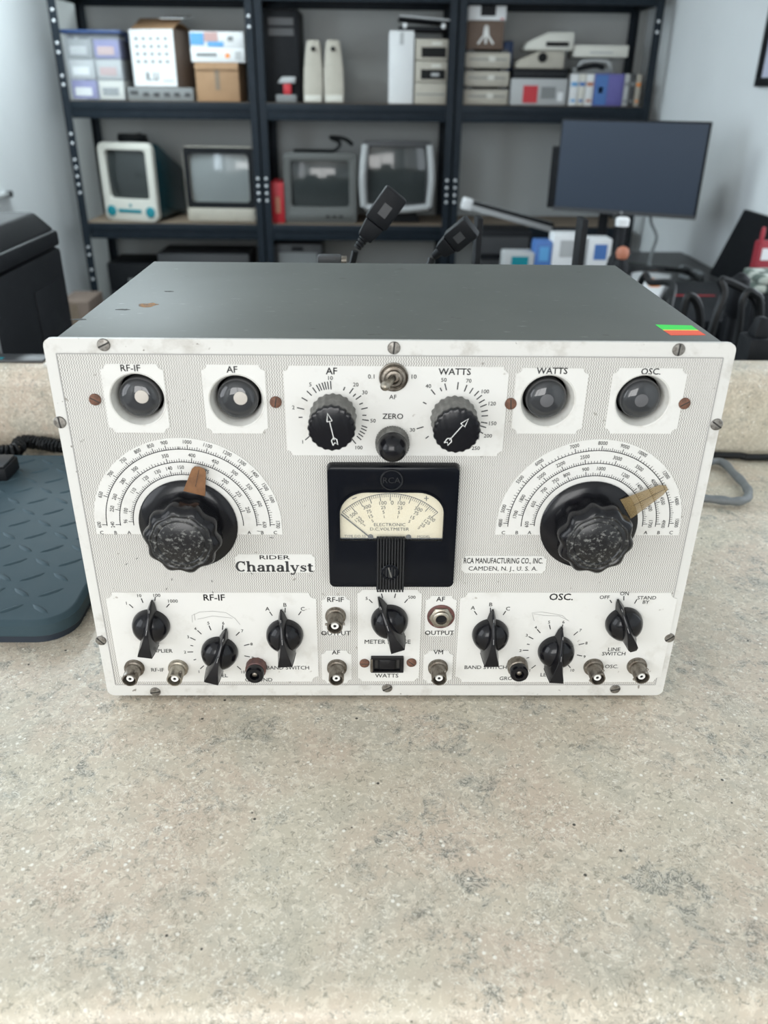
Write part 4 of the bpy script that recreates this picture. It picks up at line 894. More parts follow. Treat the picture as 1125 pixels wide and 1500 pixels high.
for k, lb in enumerate(('bottom', 'middle', 'top')):
    q, w, h = carton('disk_drive', 'beige external drive beside the tall white carton, %s of its stack' % lb, 'drive', (wx0, wx1, S1_+k*hh3, S1_+(k+1)*hh3-.003), 4.05, .25, M_BEIGE, group='beige drives in the middle rack')
    if k: panel(q, 'drive_opening', -w*.32, w*.44, h*.15, h*.62, M_HOLE); panel(q, 'badge', 0, w*.30, h*.72, h*.86, M_OFFWHITE)
    else: panel(q, 'groove', -w*.46, w*.46, h*.44, h*.50, M_MGREY)
    if k == 1: panel(q, 'lever', 0, w*.25, h*.30, h*.45, M_LGREY, .006)
lx0, lx1, za, zb = (0.109, 0.356, 0.741, 0.799)
t = thing('laptop', 'closed black laptop resting on the beige drives with a white edge', 'laptop', ((wx0+wx1)/2-.04, 4.06, ztop), 0)
obj('base_half', MB().box(-.125, .125, 0, .22, 0, .018), M_BLACKP, t, bevel=.003)
obj('lid_half', MB().box(-.125, .125, 0, .22, .0, .012), M_BLACKP, t, (0, 0, .040), (0, R(4), 0), bevel=.003)
obj('lid_edge', MB().box(-.125, .125, -.004, .002, .010, .018), M_LGREY, t, (0, 0, .040), (0, R(4), 0))
for x in (-.095, .095): obj('corner_bumper', MB().lathe([(.012, 0), (.012, .008), (.008, .012)], 14), M_WHITE, t, (x, .0, .020), (FR, 0, 0))
# ---- upper shelf, right rack
wx0, wx1, _, wz = (0.450, 0.674, 0.425, 0.676); hh3 = (wz-S1_)/3
for k, lb in enumerate(('bottom', 'middle', 'top')):
    q, w, h = carton('floppy_drive', 'beige floppy drive under the brown logo box, %s of its stack' % lb, 'drive', (wx0, wx1, S1_+k*hh3, S1_+(k+1)*hh3-.014), 4.05, .24, M_BEIGE, group='beige drives in the right rack', bev=.006)
    for s in (-1, 1): obj('foot', MB().box(s*w*.38-.015, s*w*.38+.015, .02, .05, h, h+.0138), M_DARKGREY, q)
    panel(q, 'disk_slot', -w*.42, w*.42, h*.52, h*.60, M_MGREY); panel(q, 'latch', w*.02, w*.16, h*.40, h*.75, M_OFFWHITE, .005)
bx0, bx1, _, bz = (0.458, 0.633, 0.682, 0.798)
q, w, h = carton('logo_box', 'chocolate brown box with a small white three-stroke emblem', 'box', (bx0, bx1, wz+.0, bz), 4.06, .2, M_BROWNBOX)
lg = MB().stroke([(0, -.035), (0, .045)], .010, .0)
lg.stroke([(-.006, .040), (-.010, .0), (-.038, -.036)], .009, .0); lg.stroke([(.006, .040), (.010, .0), (.038, -.036)], .009, .0)
obj('emblem', lg, M_WHITEINK, q, (0, -.002, h*.48), (FR, 0, 0), smooth=False)
q, w, h = carton('window_carton', 'white carton with a black window on top of the brown logo box', 'carton', (bx0-.003, bx1+.006, bz+.001, LEV[0]-.085), 4.06, .2, M_WHITE)
panel(q, 'black_window', -w*.18, w*.22, h*.30, h*.99, M_BLACKP); panel(q, 'red_mark', w*.36, w*.44, h*.06, h*.16, M_RED)
q, w, h = carton('picture_box', 'grey game box with a red picture at the foot of the right upper shelf', 'box', (0.687, 0.971, 0.424, 0.550), 4.05, .2, M_LGREY, S1_)
panel(q, 'red_picture', -w*.28, -w*.02, h*.08, h*.74, M_RED); panel(q, 'print_panel', w*.04, w*.30, h*.25, h*.70, M_MGREY); panel(q, 'print_panel', w*.34, w*.44, h*.15, h*.5, M_WHITE)
zpb = S1_+h
q, w, h = carton('dark_gap_block', 'black block filling the dark gap above the grey game box', 'case', (0.695, 0.970, 0.554, 0.593), 4.06, .2, M_BLACKP, zpb+.001)  # block put in as the darkness below the wedge units
panel(q, 'seam', -w*.48, w*.48, h*.45, h*.52, M_DARKGREY); zbc = zpb+.001+h
def wedge(name, lab, rect, z0, ml, detail):
    x0, x1, za, zb = rect; w = x1-x0; h = zb-z0
    t = thing(name, lab, 'gadget', ((x0+x1)/2, 4.06, z0))
    poly = [(-w/2, 0), (w/2, 0), (w/2, h), (-w*.05, h*.96), (-w*.46, h*.45), (-w/2, h*.2)]
    obj('shell', MB().prism(poly, -.17, 0), ml, t, (0, 0, 0), (FR, 0, 0), bevel=.008)
    detail(t, w, h)
def det1(t, w, h): obj('dial', MB().lathe([(.022, 0), (.022, .012), (.015, .014)], 20), M_HOLE, t, (w*.04, .001, h*.62), (FR, 0, 0))
def det2(t, w, h): panel(t, 'slot', -w*.08, w*.40, h*.22, h*.46, M_HOLE, .002)
r1 = (0.703, 0.946, 0.593, 0.673); wedge('wedge_unit', 'beige wedge-shaped unit with a dark round dial', r1, zbc+.001, M_BEIGE, det1)
r2 = (0.747, 0.985, 0.674, 0.756); wedge('wedge_unit', 'cream wedge-shaped unit with a dark slot, topmost on the right shelf', r2, r1[3]+.001, M_OFFWHITE, det2)
def book(lab, x0p, m, spine, nm='book', gp='books and boxes on the right shelf', dep=.2):
    q, w, h = carton(nm, lab, 'book' if nm == 'book' else 'box', x0p, 4.05, dep, m, S1_, group=gp, bev=.0015)
    panel(q, 'spine_band', -w*.42, w*.42, h*.62, h*.74, spine); panel(q, 'spine_band', -w*.30, w*.30, h*.12, h*.20, spine)
book('white book leaning in first place next to the grey game box', (0.987, 1.026, 0.426, 0.573), M_WHITE, M_LBLUE)
book('pale book with blue bands, second from the grey game box', (1.029, 1.064, 0.427, 0.574), M_OFFWHITE, M_BLUE)
book('white book with red spots beside the violet box', (1.067, 1.105, 0.427, 0.574), M_WHITE, M_SKIN)
q, w, h = carton('software_box', 'violet-blue software box among the books on the right shelf', 'box', (1.109, 1.258, 0.428, 0.575), 4.05, .2, M_PURPLE, S1_)
panel(q, 'blue_panel', -w*.48, -w*.05, h*.03, h*.97, M_BLUE); panel(q, 'print_panel', -w*.35, -w*.2, h*.4, h*.6, M_LBLUE); zsb = S1_+h
book('grey book right of the violet box', (1.262, 1.286, 0.429, 0.576), M_LGREY, M_MGREY)
book('dark book between the two pale ones at the end of the row', (1.290, 1.317, 0.429, 0.577), M_DARKGREY, M_MGREY)
book('cream book last in the row on the right shelf', (1.321, 1.345, 0.430, 0.574), M_BEIGE, M_ORANGE)
gx0, gx1, _, gz = (0.998, 1.201, 0.575, 0.632)
t = thing('handled_unit', 'grey unit with a carrying handle lying on the books', 'gadget', ((gx0+gx1)/2, 4.07, zsb+.001)); w = gx1-gx0; h = gz-zsb
obj('body', MB().box(-w/2, w/2, 0, .17, 0, h*.5), M_MGREY, t, bevel=.006)
obj('handle', MB().tube(bez([(-w*.36, .01, h*.4), (-w*.30, .01, h*.85), (0, .01, h*.98), (w*.34, .01, h*.9), (w*.44, .01, h*.4)], 6), .009, 8), M_LGREY, t)
obj('strap', MB().tube(bez([(-w*.42, -.006, h*.3), (0, -.006, h*.62), (w*.25, -.006, h*.45)], 6), .012, 8), M_BLACKP, t)
q, w, h = carton('flat_carton', 'flat cream carton on top of the grey handled unit', 'carton', (0.991, 1.261, 0.635, 0.700), 4.065, .17, M_OFFWHITE, gz+.016, R(-3))
panel(q, 'print_panel', -w*.20, w*.22, h*.30, h*.45, M_LGREY)
q, w, h = carton('navy_box', 'small navy box behind the beige wedge units', 'box', (0.660, 0.709, 0.598, 0.720), 4.22, .15, M_NAVY, S1_)
panel(q, 'print_panel', -w*.3, w*.3, h*.6, h*.8, M_LBLUE)

# ---- lower shelf: screens
def arcbox(w, h, bulge, n=8, m=6):
    """front face of a picture tube: bulging grid facing -y"""
    v = []; f = []
    for i in range(n+1):
        for j in range(m+1):
            x = (i/n-.5)*2; z = (j/m-.5)*2; k = 1-.035*z*z*abs(x); l = 1-.035*x*x*abs(z)
            v.append((x*w/2*k, -bulge*(1-.5*x*x-.5*z*z), z*h/2*l))
    for i in range(n):
        for j in range(m): a = i*(m+1)+j; f.append((a, a+m+1, a+m+2, a+1))
    return MB().add(v, f)
def ring(w, h, iw, ih, ox, oz, r, ri, th):
    mb = cutplate(rrect(w, h, r, 5), [rrect(iw, ih, ri, 5, ox, oz)], 0, th); return mb
def tv(name, lab, cat, rect, z0, rz, mc, mbez, mscr, iw, ih, oz, extra, dep=.34, back=.6, r=.02, y0=4.05, group=None):
    x0, x1, za, zb = rect; w = x1-x0; h = zb-z0
    t = thing(name, lab, cat, ((x0+x1)/2, y0, z0), rz, group)
    obj('bezel', ring(w, h, iw*w, ih*h, 0, oz*h, r, .018, .035), mbez, t, (0, .035, h/2), (FR, 0, 0), bevel=.004, angle=50)
    bz = MB(); a = rrect(w*.98, h*.98, r, 4); c_ = rrect(w*back, h*back, r*.6, 4)
    n = len(a); v = [(x, .035, y+h/2) for x, y in a]+[(x, .10, y+h/2) for x, y in a]+[(x, dep, y+h*back/2+.01) for x, y in c_]
    f = [tuple(reversed(range(n)))[::-1], tuple(range(2*n, 3*n))]
    for i in range(n): k = (i+1) % n; f += [(i, k, n+k, n+i), (n+i, n+k, 2*n+k, 2*n+i)]
    obj('rear_shell', bz.add(v, f), mc, t)
    obj('screen', arcbox(iw*w*1.04, ih*h*1.04, .022), mscr, t, (0, .028, h/2+oz*h))
    extra(t, w, h); t['height'] = h; return t
def ex_imac(t, w, h):
    for s in (-1, 1):
        g = obj('speaker_grille', MB().lathe([(.028, 0), (.026, .006), (.012, .009)], 24), M_TEAL, t, (s*w*.37, .0, h*.125), (FR, 0, 0))
    obj('disc_slot', MB().box(-w*.24, w*.20, -.004, .004, h*.105, h*.155), M_TEAL, t, bevel=.006)
    obj('emblem', MB().lathe([(.008, 0), (.007, .002)], 14), M_TEAL, t, (0, 0, h*.205), (FR, 0, 0))
    obj('top_handle', MB().tube(bez([(-w*.20, .22, h*.80), (-w*.16, .23, h*.90), (0, .23, h*.93), (w*.16, .23, h*.90), (w*.20, .22, h*.80)], 6), .013, 8), M_TEAL, t)
im = tv('allinone_computer', 'white and teal all-in-one tube computer on the left lower shelf', 'computer', (-1.468, -1.151, -0.164, 0.234), S2_+.002, R(-17), M_DTEAL, M_OFFWHITE, M_CRT, .76, .62, .10, ex_imac, dep=.42, back=.62, r=.035, y0=4.06)
def coil(name, lab, c, rx, ry, n, r, m, cat='cable', sd=1, zr=.012):
    rn = random.Random(sd); pts = []
    for i in range(n*10):
        a = 2*PI*i/10; k = 1-.25*rn.random()*.5
        pts.append((c[0]+rx*k*math.cos(a)*(1-.02*i/10), c[1]+ry*k*math.sin(a), c[2]+r+zr*i/(n*10)+.004*rn.random()))
    return tag(obj(name, MB().tube(bez(pts, 3), r, 6), m), lab, cat)
coil('coiled_cable', 'black cable coiled on top of the white and teal computer', (im.location.x+.03, 4.145, im.location.z+im['height']*.985), .080, .030, 4, .0065, M_CABLEB, zr=.035)
def ex_mon(t, w, h):
    for k in range(4): obj('button', MB().box(.05+k*.04-.010, .05+k*.04+.010, -.004, .002, h*.115, h*.145), M_MGREY, t)
    obj('badge', MB().box(-.03, .03, -.002, .002, h*.15, h*.17), M_LGREY, t); obj('chin', MB().box(-w*.47, w*.47, -.010, .006, .004, h*.19), M_BEIGE, t, bevel=.004)
    obj('screen_surround', ring(w*.98, h*.80, .84*w, .64*h, 0, 0, .01, .02, .006), M_BLACKP, t, (0, .002, h*.59), (FR, 0, 0), angle=50)
tv('tube_monitor', 'beige tube monitor with dark surround and pale grey screen beside the teal computer', 'monitor', (-1.008, -0.635, -0.166, 0.220), S2_+.002, R(-3), M_BEIGE, M_BEIGE, M_CRTG, .84, .66, .09, ex_mon, y0=4.06)
def ex_tv(t, w, h):
    obj('control_strip', MB().box(-w*.44, w*.44, -.004, .002, h*.05, h*.15), M_TVGREY, t, bevel=.002)
    for k in range(3): obj('button', MB().box(w*.1+k*.035-.010, w*.1+k*.035+.010, -.008, 0, h*.08, h*.11), M_HOLE, t)
dtv = tv('tube_television', 'dark grey tube television next to the red box on the middle lower shelf', 'television', (-0.484, -0.098, -0.169, 0.195), S2_+.002, 0, M_BLACKP, M_TVGREY, M_CRT, .80, .66, .06, ex_tv, y0=4.06)
def ex_sil(t, w, h):
    for s in (-1, 1): obj('silver_side', MB().tube(bez([(s*w*.47, .0, h*.08), (s*w*.49, -.012, h*.5), (s*w*.45, .0, h*.95)], 6), .020, 10), M_LGREY, t)
    obj('lower_trim', MB().tube(bez([(-w*.45, 0, h*.07), (0, -.012, h*.035), (w*.45, 0, h*.07)], 6), .018, 10), M_LGREY, t)
    obj('foot', MB().taper((-w*.35, w*.35, .04, .22, -.058), (-w*.28, w*.28, .05, .2, .01)), M_BLACKP, t, bevel=.004)
sr = (-0.069, 0.307, -0.084, 0.255); tv('tube_television', 'silver-sided tube television on a dark foot, right on the middle lower shelf', 'television', sr, S2_+.060, R(2), M_BLACKP, M_DARKGREY, M_CRT, .82, .80, .02, ex_sil, r=.03, y0=4.07)
q, w, h = carton('red_box', 'slim upright red box at the left of the middle lower shelf', 'box', (-0.552, -0.486, -0.173, 0.051), 4.05, .2, M_RED, S2_)
panel(q, 'print_panel', -w*.2, w*.2, h*.25, h*.65, M_SKIN)
xa = dtv.location.x+.10; za = dtv.location.z+dtv['height']*.99; tag(obj('antenna_lead', MB().tube(bez([(xa-.24, 4.11, za+.010), (xa-.10, 4.12, za+.010), (xa-.02, 4.12, za+.014), (xa+.005, 4.12, za+.05), (xa-.045, 4.12, za+.075), (xa+.03, 4.13, za+.068), (xa+.07, 4.16, za+.04)], 8), .010, 6), M_CABLEB), 'black aerial lead bunched on top of the dark television', 'cable')
q, w, h = carton('mixer_case', 'black equipment case low on the left rack behind the test instrument', 'case', (-1.481, -1.208, -0.578, -0.376), 4.06, .3, M_BLACKP, S3_)
panel(q, 'latch', -w*.1, w*.1, h*.6, h*.75, M_MGREY); panel(q, 'seam', -w*.48, w*.48, h*.5, h*.53, M_DARKGREY)
q, w, h = carton('mixer_case', 'larger dark grey equipment case low on the left rack', 'case', (-1.197, -0.695, -0.575, -0.321), 4.06, .3, M_DARKGREY, S3_)
panel(q, 'latch', -w*.1, w*.1, h*.6, h*.75, M_MGREY); panel(q, 'seam', -w*.48, w*.48, h*.5, h*.53, M_BLACKP)
q, w, h = carton('dark_crate', 'dark grey crate low on the middle rack', 'crate', (-0.557, -0.291, -0.571, -0.266), 4.06, .3, M_DARKGREY, S3_)
panel(q, 'front_panel', -w*.4, w*.4, h*.5, h*.9, M_MGREY); panel(q, 'handle', -w*.12, w*.12, h*.92, h*.97, M_BLACKP)
# ================================================================== DESKS BEHIND THE COUNTER
DZ = -.17
def desk(name, lab, x0, x1, y0, y1):
    t = thing(name, lab, 'desk', ((x0+x1)/2, (y0+y1)/2, FL)); w = (x1-x0)/2; d = (y1-y0)/2
    obj('desktop', MB().box(-w, w, -d, d, DZ-FL-.03, DZ-FL), M_DESK, t, bevel=.003)
    lg = mesh('leg', MB().box(-.025, .025, -.025, .025, 0, DZ-FL-.03), M_BLACKP, .002)
    for sx in (-1, 1):
        for sy in (-1, 1): obj('leg', lg, None, t, (sx*(w-.05), sy*(d-.05), 0))
desk('work_desk', 'dark desk along the right wall, covered with cables and gear', .46, 1.44, .66, 3.35)
desk('side_table', 'dark table behind the counter carrying the black printer', -1.25, .42, .66, 1.10)
# ---- pale tube fitting lying slantwise over a black amplifier at the far end of the desk
p0 = (0.395, 3.200, 0.052); p1 = (0.784, 3.200, -0.044)
t = thing('strip_light', 'long pale tube fitting lying slantwise on the black amplifier', 'lamp', ((p0[0]+p1[0])/2, 3.18, (p0[2]+p1[2])/2)); L = math.hypot(p1[0]-p0[0], p1[2]-p0[2]); a = math.atan2(p0[2]-p1[2], p1[0]-p0[0])
obj('housing', MB().box(-L/2, L/2, 0, .045, -.020, .020), M_LGREY, t, (0, 0, 0), (0, a, 0), bevel=.006)
obj('end_cap', MB().box(-L/2-.016, -L/2+.03, -.003, .048, -.025, .025), M_WHITE, t, (0, 0, 0), (0, a, 0), bevel=.008)
obj('diffuser', MB().tube([(-L/2+.03, -.004, .013), (L/2, -.004, .013)], .008, 10), M_BLACKP, t, (0, 0, 0), (0, a, 0))
q, w, h = carton('black_amplifier', 'black amplifier under the slanting tube fitting', 'amplifier', (p0[0]+.06, p1[0]-.10, DZ, (p0[2]+p1[2])/2-.055), 3.12, .2, M_BLACKP, DZ)
panel(q, 'fascia', -w*.45, w*.45, h*.2, h*.8, M_DARKGREY)
# ---- printer
t = thing('laser_printer', 'black box-shaped printer with a raised lid behind the counter', 'printer', (-.80, .82, DZ))
hx = .207; zt_ = .252-DZ
obj('housing', MB().box(-hx, hx, -.155, .18, 0, zt_-.03), M_BLACKP, t, bevel=.008)
v = MB().taper((-hx, hx, -.155, .18, zt_-.028), (-hx, hx, -.155, .18, zt_)); obj('upper_housing', v, M_BLACKP, t, bevel=.006)
obj('lid', MB().taper((-hx+.004, hx-.004, -.13, .178, zt_), (-hx+.05, hx-.036, -.06, .174, zt_+.031)), M_BLACKP, t, bevel=.006)
obj('seam_strip', MB().box(hx-.001, hx+.0015, -.150, -.146, .02, zt_-.03), M_MGREY, t)
obj('rear_hatch', MB().box(hx-.001, hx+.002, .02, .15, .06, zt_-.08), M_BLACKP, t, bevel=.001)
# ---- flat screen on the desk
mc_ = (0.999, 2.900, 0.222)
t = thing('flat_monitor', 'black flat-panel monitor with blank slate-blue screen on the right desk', 'monitor', (mc_[0], 2.90, DZ), R(-27)); cz = mc_[2]-DZ; mw_, mh_ = .572, .347
obj('casing', MB().box(-mw_/2, mw_/2, .004, .035, -mh_/2, mh_/2), M_BLACKP, t, (0, 0, cz), bevel=.003)
obj('screen', MB().box(-mw_/2+.007, mw_/2-.007, .001, .006, -mh_/2+.016, mh_/2-.007), M_LCD, t, (0, 0, cz))
obj('chin_strip', MB().box(-mw_/2, mw_/2, .0005, .006, -mh_/2, -mh_/2+.015), M_DARKGREY, t, (0, 0, cz))
obj('emblem', MB().lathe([(.005, 0), (.004, .001)], 14), M_LGREY, t, (0, .0006, cz-mh_/2+.008), (FR, 0, 0))
obj('stand_column', MB().box(-.032, .032, .045, .075, .012, cz-.02), M_BLACKP, t, bevel=.004); obj('stand_base', MB().prism(rrect(.24, .18, .03), 0, .012), M_BLACKP, t, (0, .05, 0), bevel=.003)
obj('mount_block', MB().box(-.05, .05, .034, .05, cz-.06, cz+.05), M_BLACKP, t, bevel=.003)
m2 = (0.761, 3.120, 0.157)
t = thing('flat_monitor', 'second black monitor mostly hidden behind the flat one, showing only its left edge', 'monitor', (m2[0]+.225, 3.14, DZ), R(-27)); cz2 = m2[2]-DZ
obj('casing', MB().box(-.25, .25, 0, .03, -.125, .125), M_BLACKP, t, (0, 0, cz2), bevel=.003); obj('screen', MB().box(-.243, .243, -.002, .003, -.118, .118), M_BLACKP, t, (0, 0, cz2))
obj('stand_column', MB().box(-.02, .02, .03, .05, .010, cz2), M_BLACKP, t, bevel=.003); obj('stand_base', MB().prism(rrect(.20, .14, .03), 0, .010), M_BLACKP, t, (0, .04, 0), bevel=.002)
x, y, z = (1.126, 2.900, 0.041); tag(obj('monitor_lead', MB().tube(bez([(x-.005, 2.93, z+.04), (x, 2.90, z-.02), (x+.018, 2.86, z-.07), (x-.004, 2.82, z-.12), (x-.014, 2.80, z-.17), (x-.01, 2.79, DZ+.04), (x-.004, 2.78, DZ+.012)], 8), .007, 6), M_CABLEG), 'grey lead hanging below the flat monitor', 'cable')
# ---- things on the desk
def packet(lab, rect, y, m, mp, nm='packet', zb=DZ, rz=0, dep=.09):
    q, w, h = carton(nm, lab, 'packet', rect, y, dep, m, zb, rz, bev=.006); panel(q, 'print_panel', -w*.25, w*.30, h*.55, h*.88, mp); return q
packet('blue carton left of the white packets below the monitor', (0.604, 0.669, -0.087, -0.012), 2.6, M_BLUE, M_LBLUE)
packet('plain white packet beside the blue carton', (0.669, 0.779, -0.086, 0.016), 2.6, M_WHITE, M_LGREY)
packet('white packet with a blue mark below the monitor', (0.806, 0.894, -0.085, -0.000), 2.6, M_WHITE, M_BLUE)
packet('pale folder lying left of the blue carton', (0.487, 0.604, -0.088, -0.053), 2.6, M_LGREY, M_TEAL)
bt = (0.708, 1.880, 0.170)
t = thing('pump_bottle', 'dark bottle with a white cap in front of the monitor stand', 'bottle', (bt[0], 1.88, DZ)); hb = bt[2]-DZ
obj('bottle', MB().lathe([(.030, 0), (.032, .01), (.032, hb*.55), (.026, hb*.66), (.013, hb*.74), (.013, hb*.93)], 24), M_BLACKP, t); obj('cap', MB().lathe([(.019, hb*.93), (.020, hb*.985), (.015, hb)], 20), M_WHITE, t)
x, y, z = (0.697, 1.800, 0.100)
t = thing('toy_figure', 'small terracotta-headed figure at the foot of the monitor', 'figure', (x, 1.80, DZ)); hb = z-DZ
obj('figure_body', MB().lathe([(.026, 0), (.028, .02), (.022, hb-.05), (.010, hb-.03)], 20), M_BLACKP, t); obj('figure_head', MB().lathe([(.006, hb-.036), (.015, hb-.030), (.019, hb-.016), (.015, hb-.003), (.005, hb+.002)], 20), M_SKIN, t)
def flat(nm, lab, cat, pts, z, th, m, prints=()):
    c = (sum(p[0] for p in pts)/len(pts), sum(p[1] for p in pts)/len(pts))
    t = thing(nm, lab, cat, (c[0], c[1], z)); obj('body', MB().prism([(p[0]-c[0], p[1]-c[1]) for p in pts], 0, th), m, t, bevel=min(.004, th/3))
    for x, y, r, mm in prints: obj('print_spot', MB().prism(rrect(r*2, r*2.4, r*.4), th, th+.001), mm, t, (x, y, 0))
    return t
flat('paper_bag', 'white bag with orange marks lying on the right desk', 'bag', [(0.879, 2.240, -0.120), (0.963, 2.201, -0.120), (1.122, 2.555, -0.120), (0.992, 2.629, -0.120)], DZ, .05, M_WHITE, ((-.05, -.02, .018, M_ORANGE), (.02, .05, .018, M_ORANGE), (.0, -.06, .018, M_ORANGE)))
q = flat('network_box', 'flat black device with a thin red line on the right desk', 'device', [(0.870, 1.808, -0.110), (1.072, 1.814, -0.110), (1.273, 2.388, -0.110), (1.065, 2.379, -0.110)], DZ, .06, M_BLACKP)
obj('red_line', MB().box(-.08, .06, -.004, .004, .060, .062), M_RED, q, (0, .05, 0))
TL, BL = (1.440, 2.737, 0.093), (1.375, 2.795, -0.165)
t = thing('leaning_screen', 'thin black screen panel leaning against the right wall', 'screen', (BL[0], BL[1], DZ))
n = [(0, 0, .005), (TL[0]-BL[0], TL[1]-BL[1], TL[2]-DZ)]; dx = (.02, -.75, 0)
v = []
for th in (0, -.014):
    for p in (n[0], tuple(a+b_ for a, b_ in zip(n[0], dx)), tuple(a+b_ for a, b_ in zip(n[1], dx)), n[1]): v.append((p[0]+th, p[1], p[2]))
obj('panel_body', MB().add(v, [(0, 1, 2, 3), (7, 6, 5, 4), (0, 4, 5, 1), (1, 5, 6, 2), (2, 6, 7, 3), (3, 7, 4, 0)]), M_BLACKP, t, bevel=.003)
v2 = [(p[0]-.0155, p[1], p[2]) for p in ((n[0][0]+.003, n[0][1]-.03, .03), (dx[0]+.003, dx[1]+.03, .03), (n[1][0]+dx[0]-.003, n[1][1]+dx[1]+.03, n[1][2]-.03), (n[1][0]-.003, n[1][1]-.03, n[1][2]-.03))]
x, y, z = (1.183, 1.980, 0.093)
t = thing('red_canister', 'red canister with white label and upright red nozzle before the black panel', 'canister', (x+.014, 1.98, DZ)); hb = z-DZ
obj('can', MB().prism(rrect(.075, .05, .008), 0, hb), M_DRED, t, bevel=.006); obj('white_label', MB().box(-.03, .03, -.0265, -.024, hb*.80, hb*.93), M_WHITE, t)
obj('nozzle', MB().lathe([(.007, hb), (.007, hb+.025), (.005, hb+.04)], 14), M_DRED, t, (-.028, 0, 0))
x, y, z = (1.026, 1.600, 0.043); zc = (1.021, 1.600, 0.027)[2]; zt2 = (1.011, 1.600, 0.070)[2]
q, w, h = carton('tool_case', 'black tool case under the plaid cloth on the right desk', 'case', (x-.055, x+.16, DZ, zc), 1.53, .16, M_BLACKP, DZ)
panel(q, 'clasp', -.03, .0, h*.5, h*.7, M_DARKGREY)
t = thing('plaid_cloth', 'folded green and white plaid cloth on the black tool case', 'cloth', (x+.045, 1.61, zc+.001)); hb = zt2-zc
for k in range(2): obj('fold', MB().prism(rrect(.18-.012*k, .14, .02), 0, hb/2-.001), M_PLAID, t, (.004*k, 0, hb/2*k), bevel=.008)
# headphones and thick black cables close behind the counter
def loop(lab, pts, r, m=M_CABLEB, nm='power_cable', n=8, group=None):
    return tag(obj(nm, MB().tube(bez(pts, 8), r, n), m), lab, 'cable', group)
g_ = 'black cables heaped behind the right end of the counter'
a, b_, c_ = (0.637, 0.950, 0.065), (0.640, 0.950, 0.178), (0.721, 0.950, 0.066)
loop('thick black cable arching high above the heap behind the counter', [(a[0], .95, DZ+.01), (a[0]-.004, .95, a[2]), (a[0]+.008, .955, (a[2]+b_[2])/2+.03), (b_[0], .96, b_[2]), (c_[0]-.012, .96, (c_[2]+b_[2])/2+.02), (c_[0], .95, c_[2]), (c_[0]+.01, .95, DZ+.01)], .0085, group=g_)
a, b_, c_ = (0.591, 1.000, 0.092), (0.601, 1.000, 0.139), (0.631, 1.000, 0.078)
loop('short black cable loop left of the high arch', [(a[0], 1.0, DZ+.01), (a[0], 1.0, a[2]), (b_[0], 1.0, b_[2]), (c_[0], 1.0, c_[2]), (c_[0]+.01, 1.0, DZ+.01)], .0085, group=g_)
a, b_, c_ = (0.664, 0.900, 0.079), (0.670, 0.900, 0.167), (0.709, 0.900, 0.118)
loop('black cable loop leaning to the right of the high arch', [(a[0], .9, DZ+.01), (a[0], .9, a[2]), (b_[0]-.012, .9, b_[2]-.01), (b_[0]+.006, .9, b_[2]), (c_[0]-.01, .9, c_[2]), (c_[0]+.02, .9, DZ+.01)], .007, group=g_)
a = (0.702, 1.700, 0.033); b_ = (0.745, 1.500, 0.057); c_ = (0.713, 1.400, 0.022)
loop('black cable curving over the white bag', [(a[0], 1.75, DZ+.03), (a[0]+.03, 1.7, a[2]), ((a[0]+b_[0])/2, 1.6, a[2]+.01), (b_[0], 1.5, b_[2]), (c_[0], 1.4, c_[2]-.02), (c_[0]+.02, 1.35, DZ+.01)], .009)
loop('thin grey cable tangled under the black panel', [(1.239, 2.820, -0.160), (1.241, 2.776, -0.130), (1.291, 2.813, -0.150), (1.327, 2.768, -0.160), (1.247, 2.684, -0.160), (1.222, 2.736, -0.160)], .007, M_CABLEG)
loop('black lead trailing below the monitor toward the black panel', [(0.908, 2.469, -0.100), (0.973, 2.497, -0.090), (1.057, 2.448, -0.080), (1.216, 2.664, -0.130), (1.262, 2.608, -0.155)], .010)
t = thing('web_camera', 'small round black camera on a post among the cables', 'camera', ((0.714, 1.050, 0.114)[0], 1.05, DZ)); hb = (0.701, 1.050, 0.174)[2]-DZ
obj('post', MB().lathe([(.028, 0), (.028, .008), (.012, .014), (.011, hb*.8)], 18), M_BLACKP, t); obj('head', MB().lathe([(.006, hb*.72), (.018, hb*.78), (.022, hb*.88), (.018, hb*.97), (.006, hb)], 20), M_BLACKP, t)
x, y, z = (0.606, 0.720, 0.115)
t = thing('power_adapter', 'black plug-in power adapter behind the backsplash below the cable arch', 'adapter', (x, .70, DZ)); ha = (0.592, 0.700, 0.143)[2]-DZ
obj('adapter_body', MB().box(-.022, .018, -.02, .03, 0, ha), M_BLACKP, t, bevel=.005); obj('adapter_collar', MB().taper((-.014, .012, -.012, .02, ha), (-.008, .006, -.006, .012, ha+.03)), M_BLACKP, t, bevel=.003)
obj('ridge', MB().box(-.024, .020, -.022, .032, ha*.80, ha*.84), M_DARKGREY, t, bevel=.002)
t = thing('rocker_switch_strip', 'black power strip with a red switch at the far right behind the backsplash', 'power strip', ((0.627, 0.700, 0.106)[0]+.05, .72, .0)); t.location.z = DZ
hs = (0.626, 0.700, 0.110)[2]-DZ
obj('strip_body', MB().box(-.05, .06, -.025, .03, 0, hs), M_BLACKP, t, bevel=.004); obj('switch', MB().box(-.046, -.02, -.012, .010, hs, hs+.006), M_RED, t, bevel=.002)
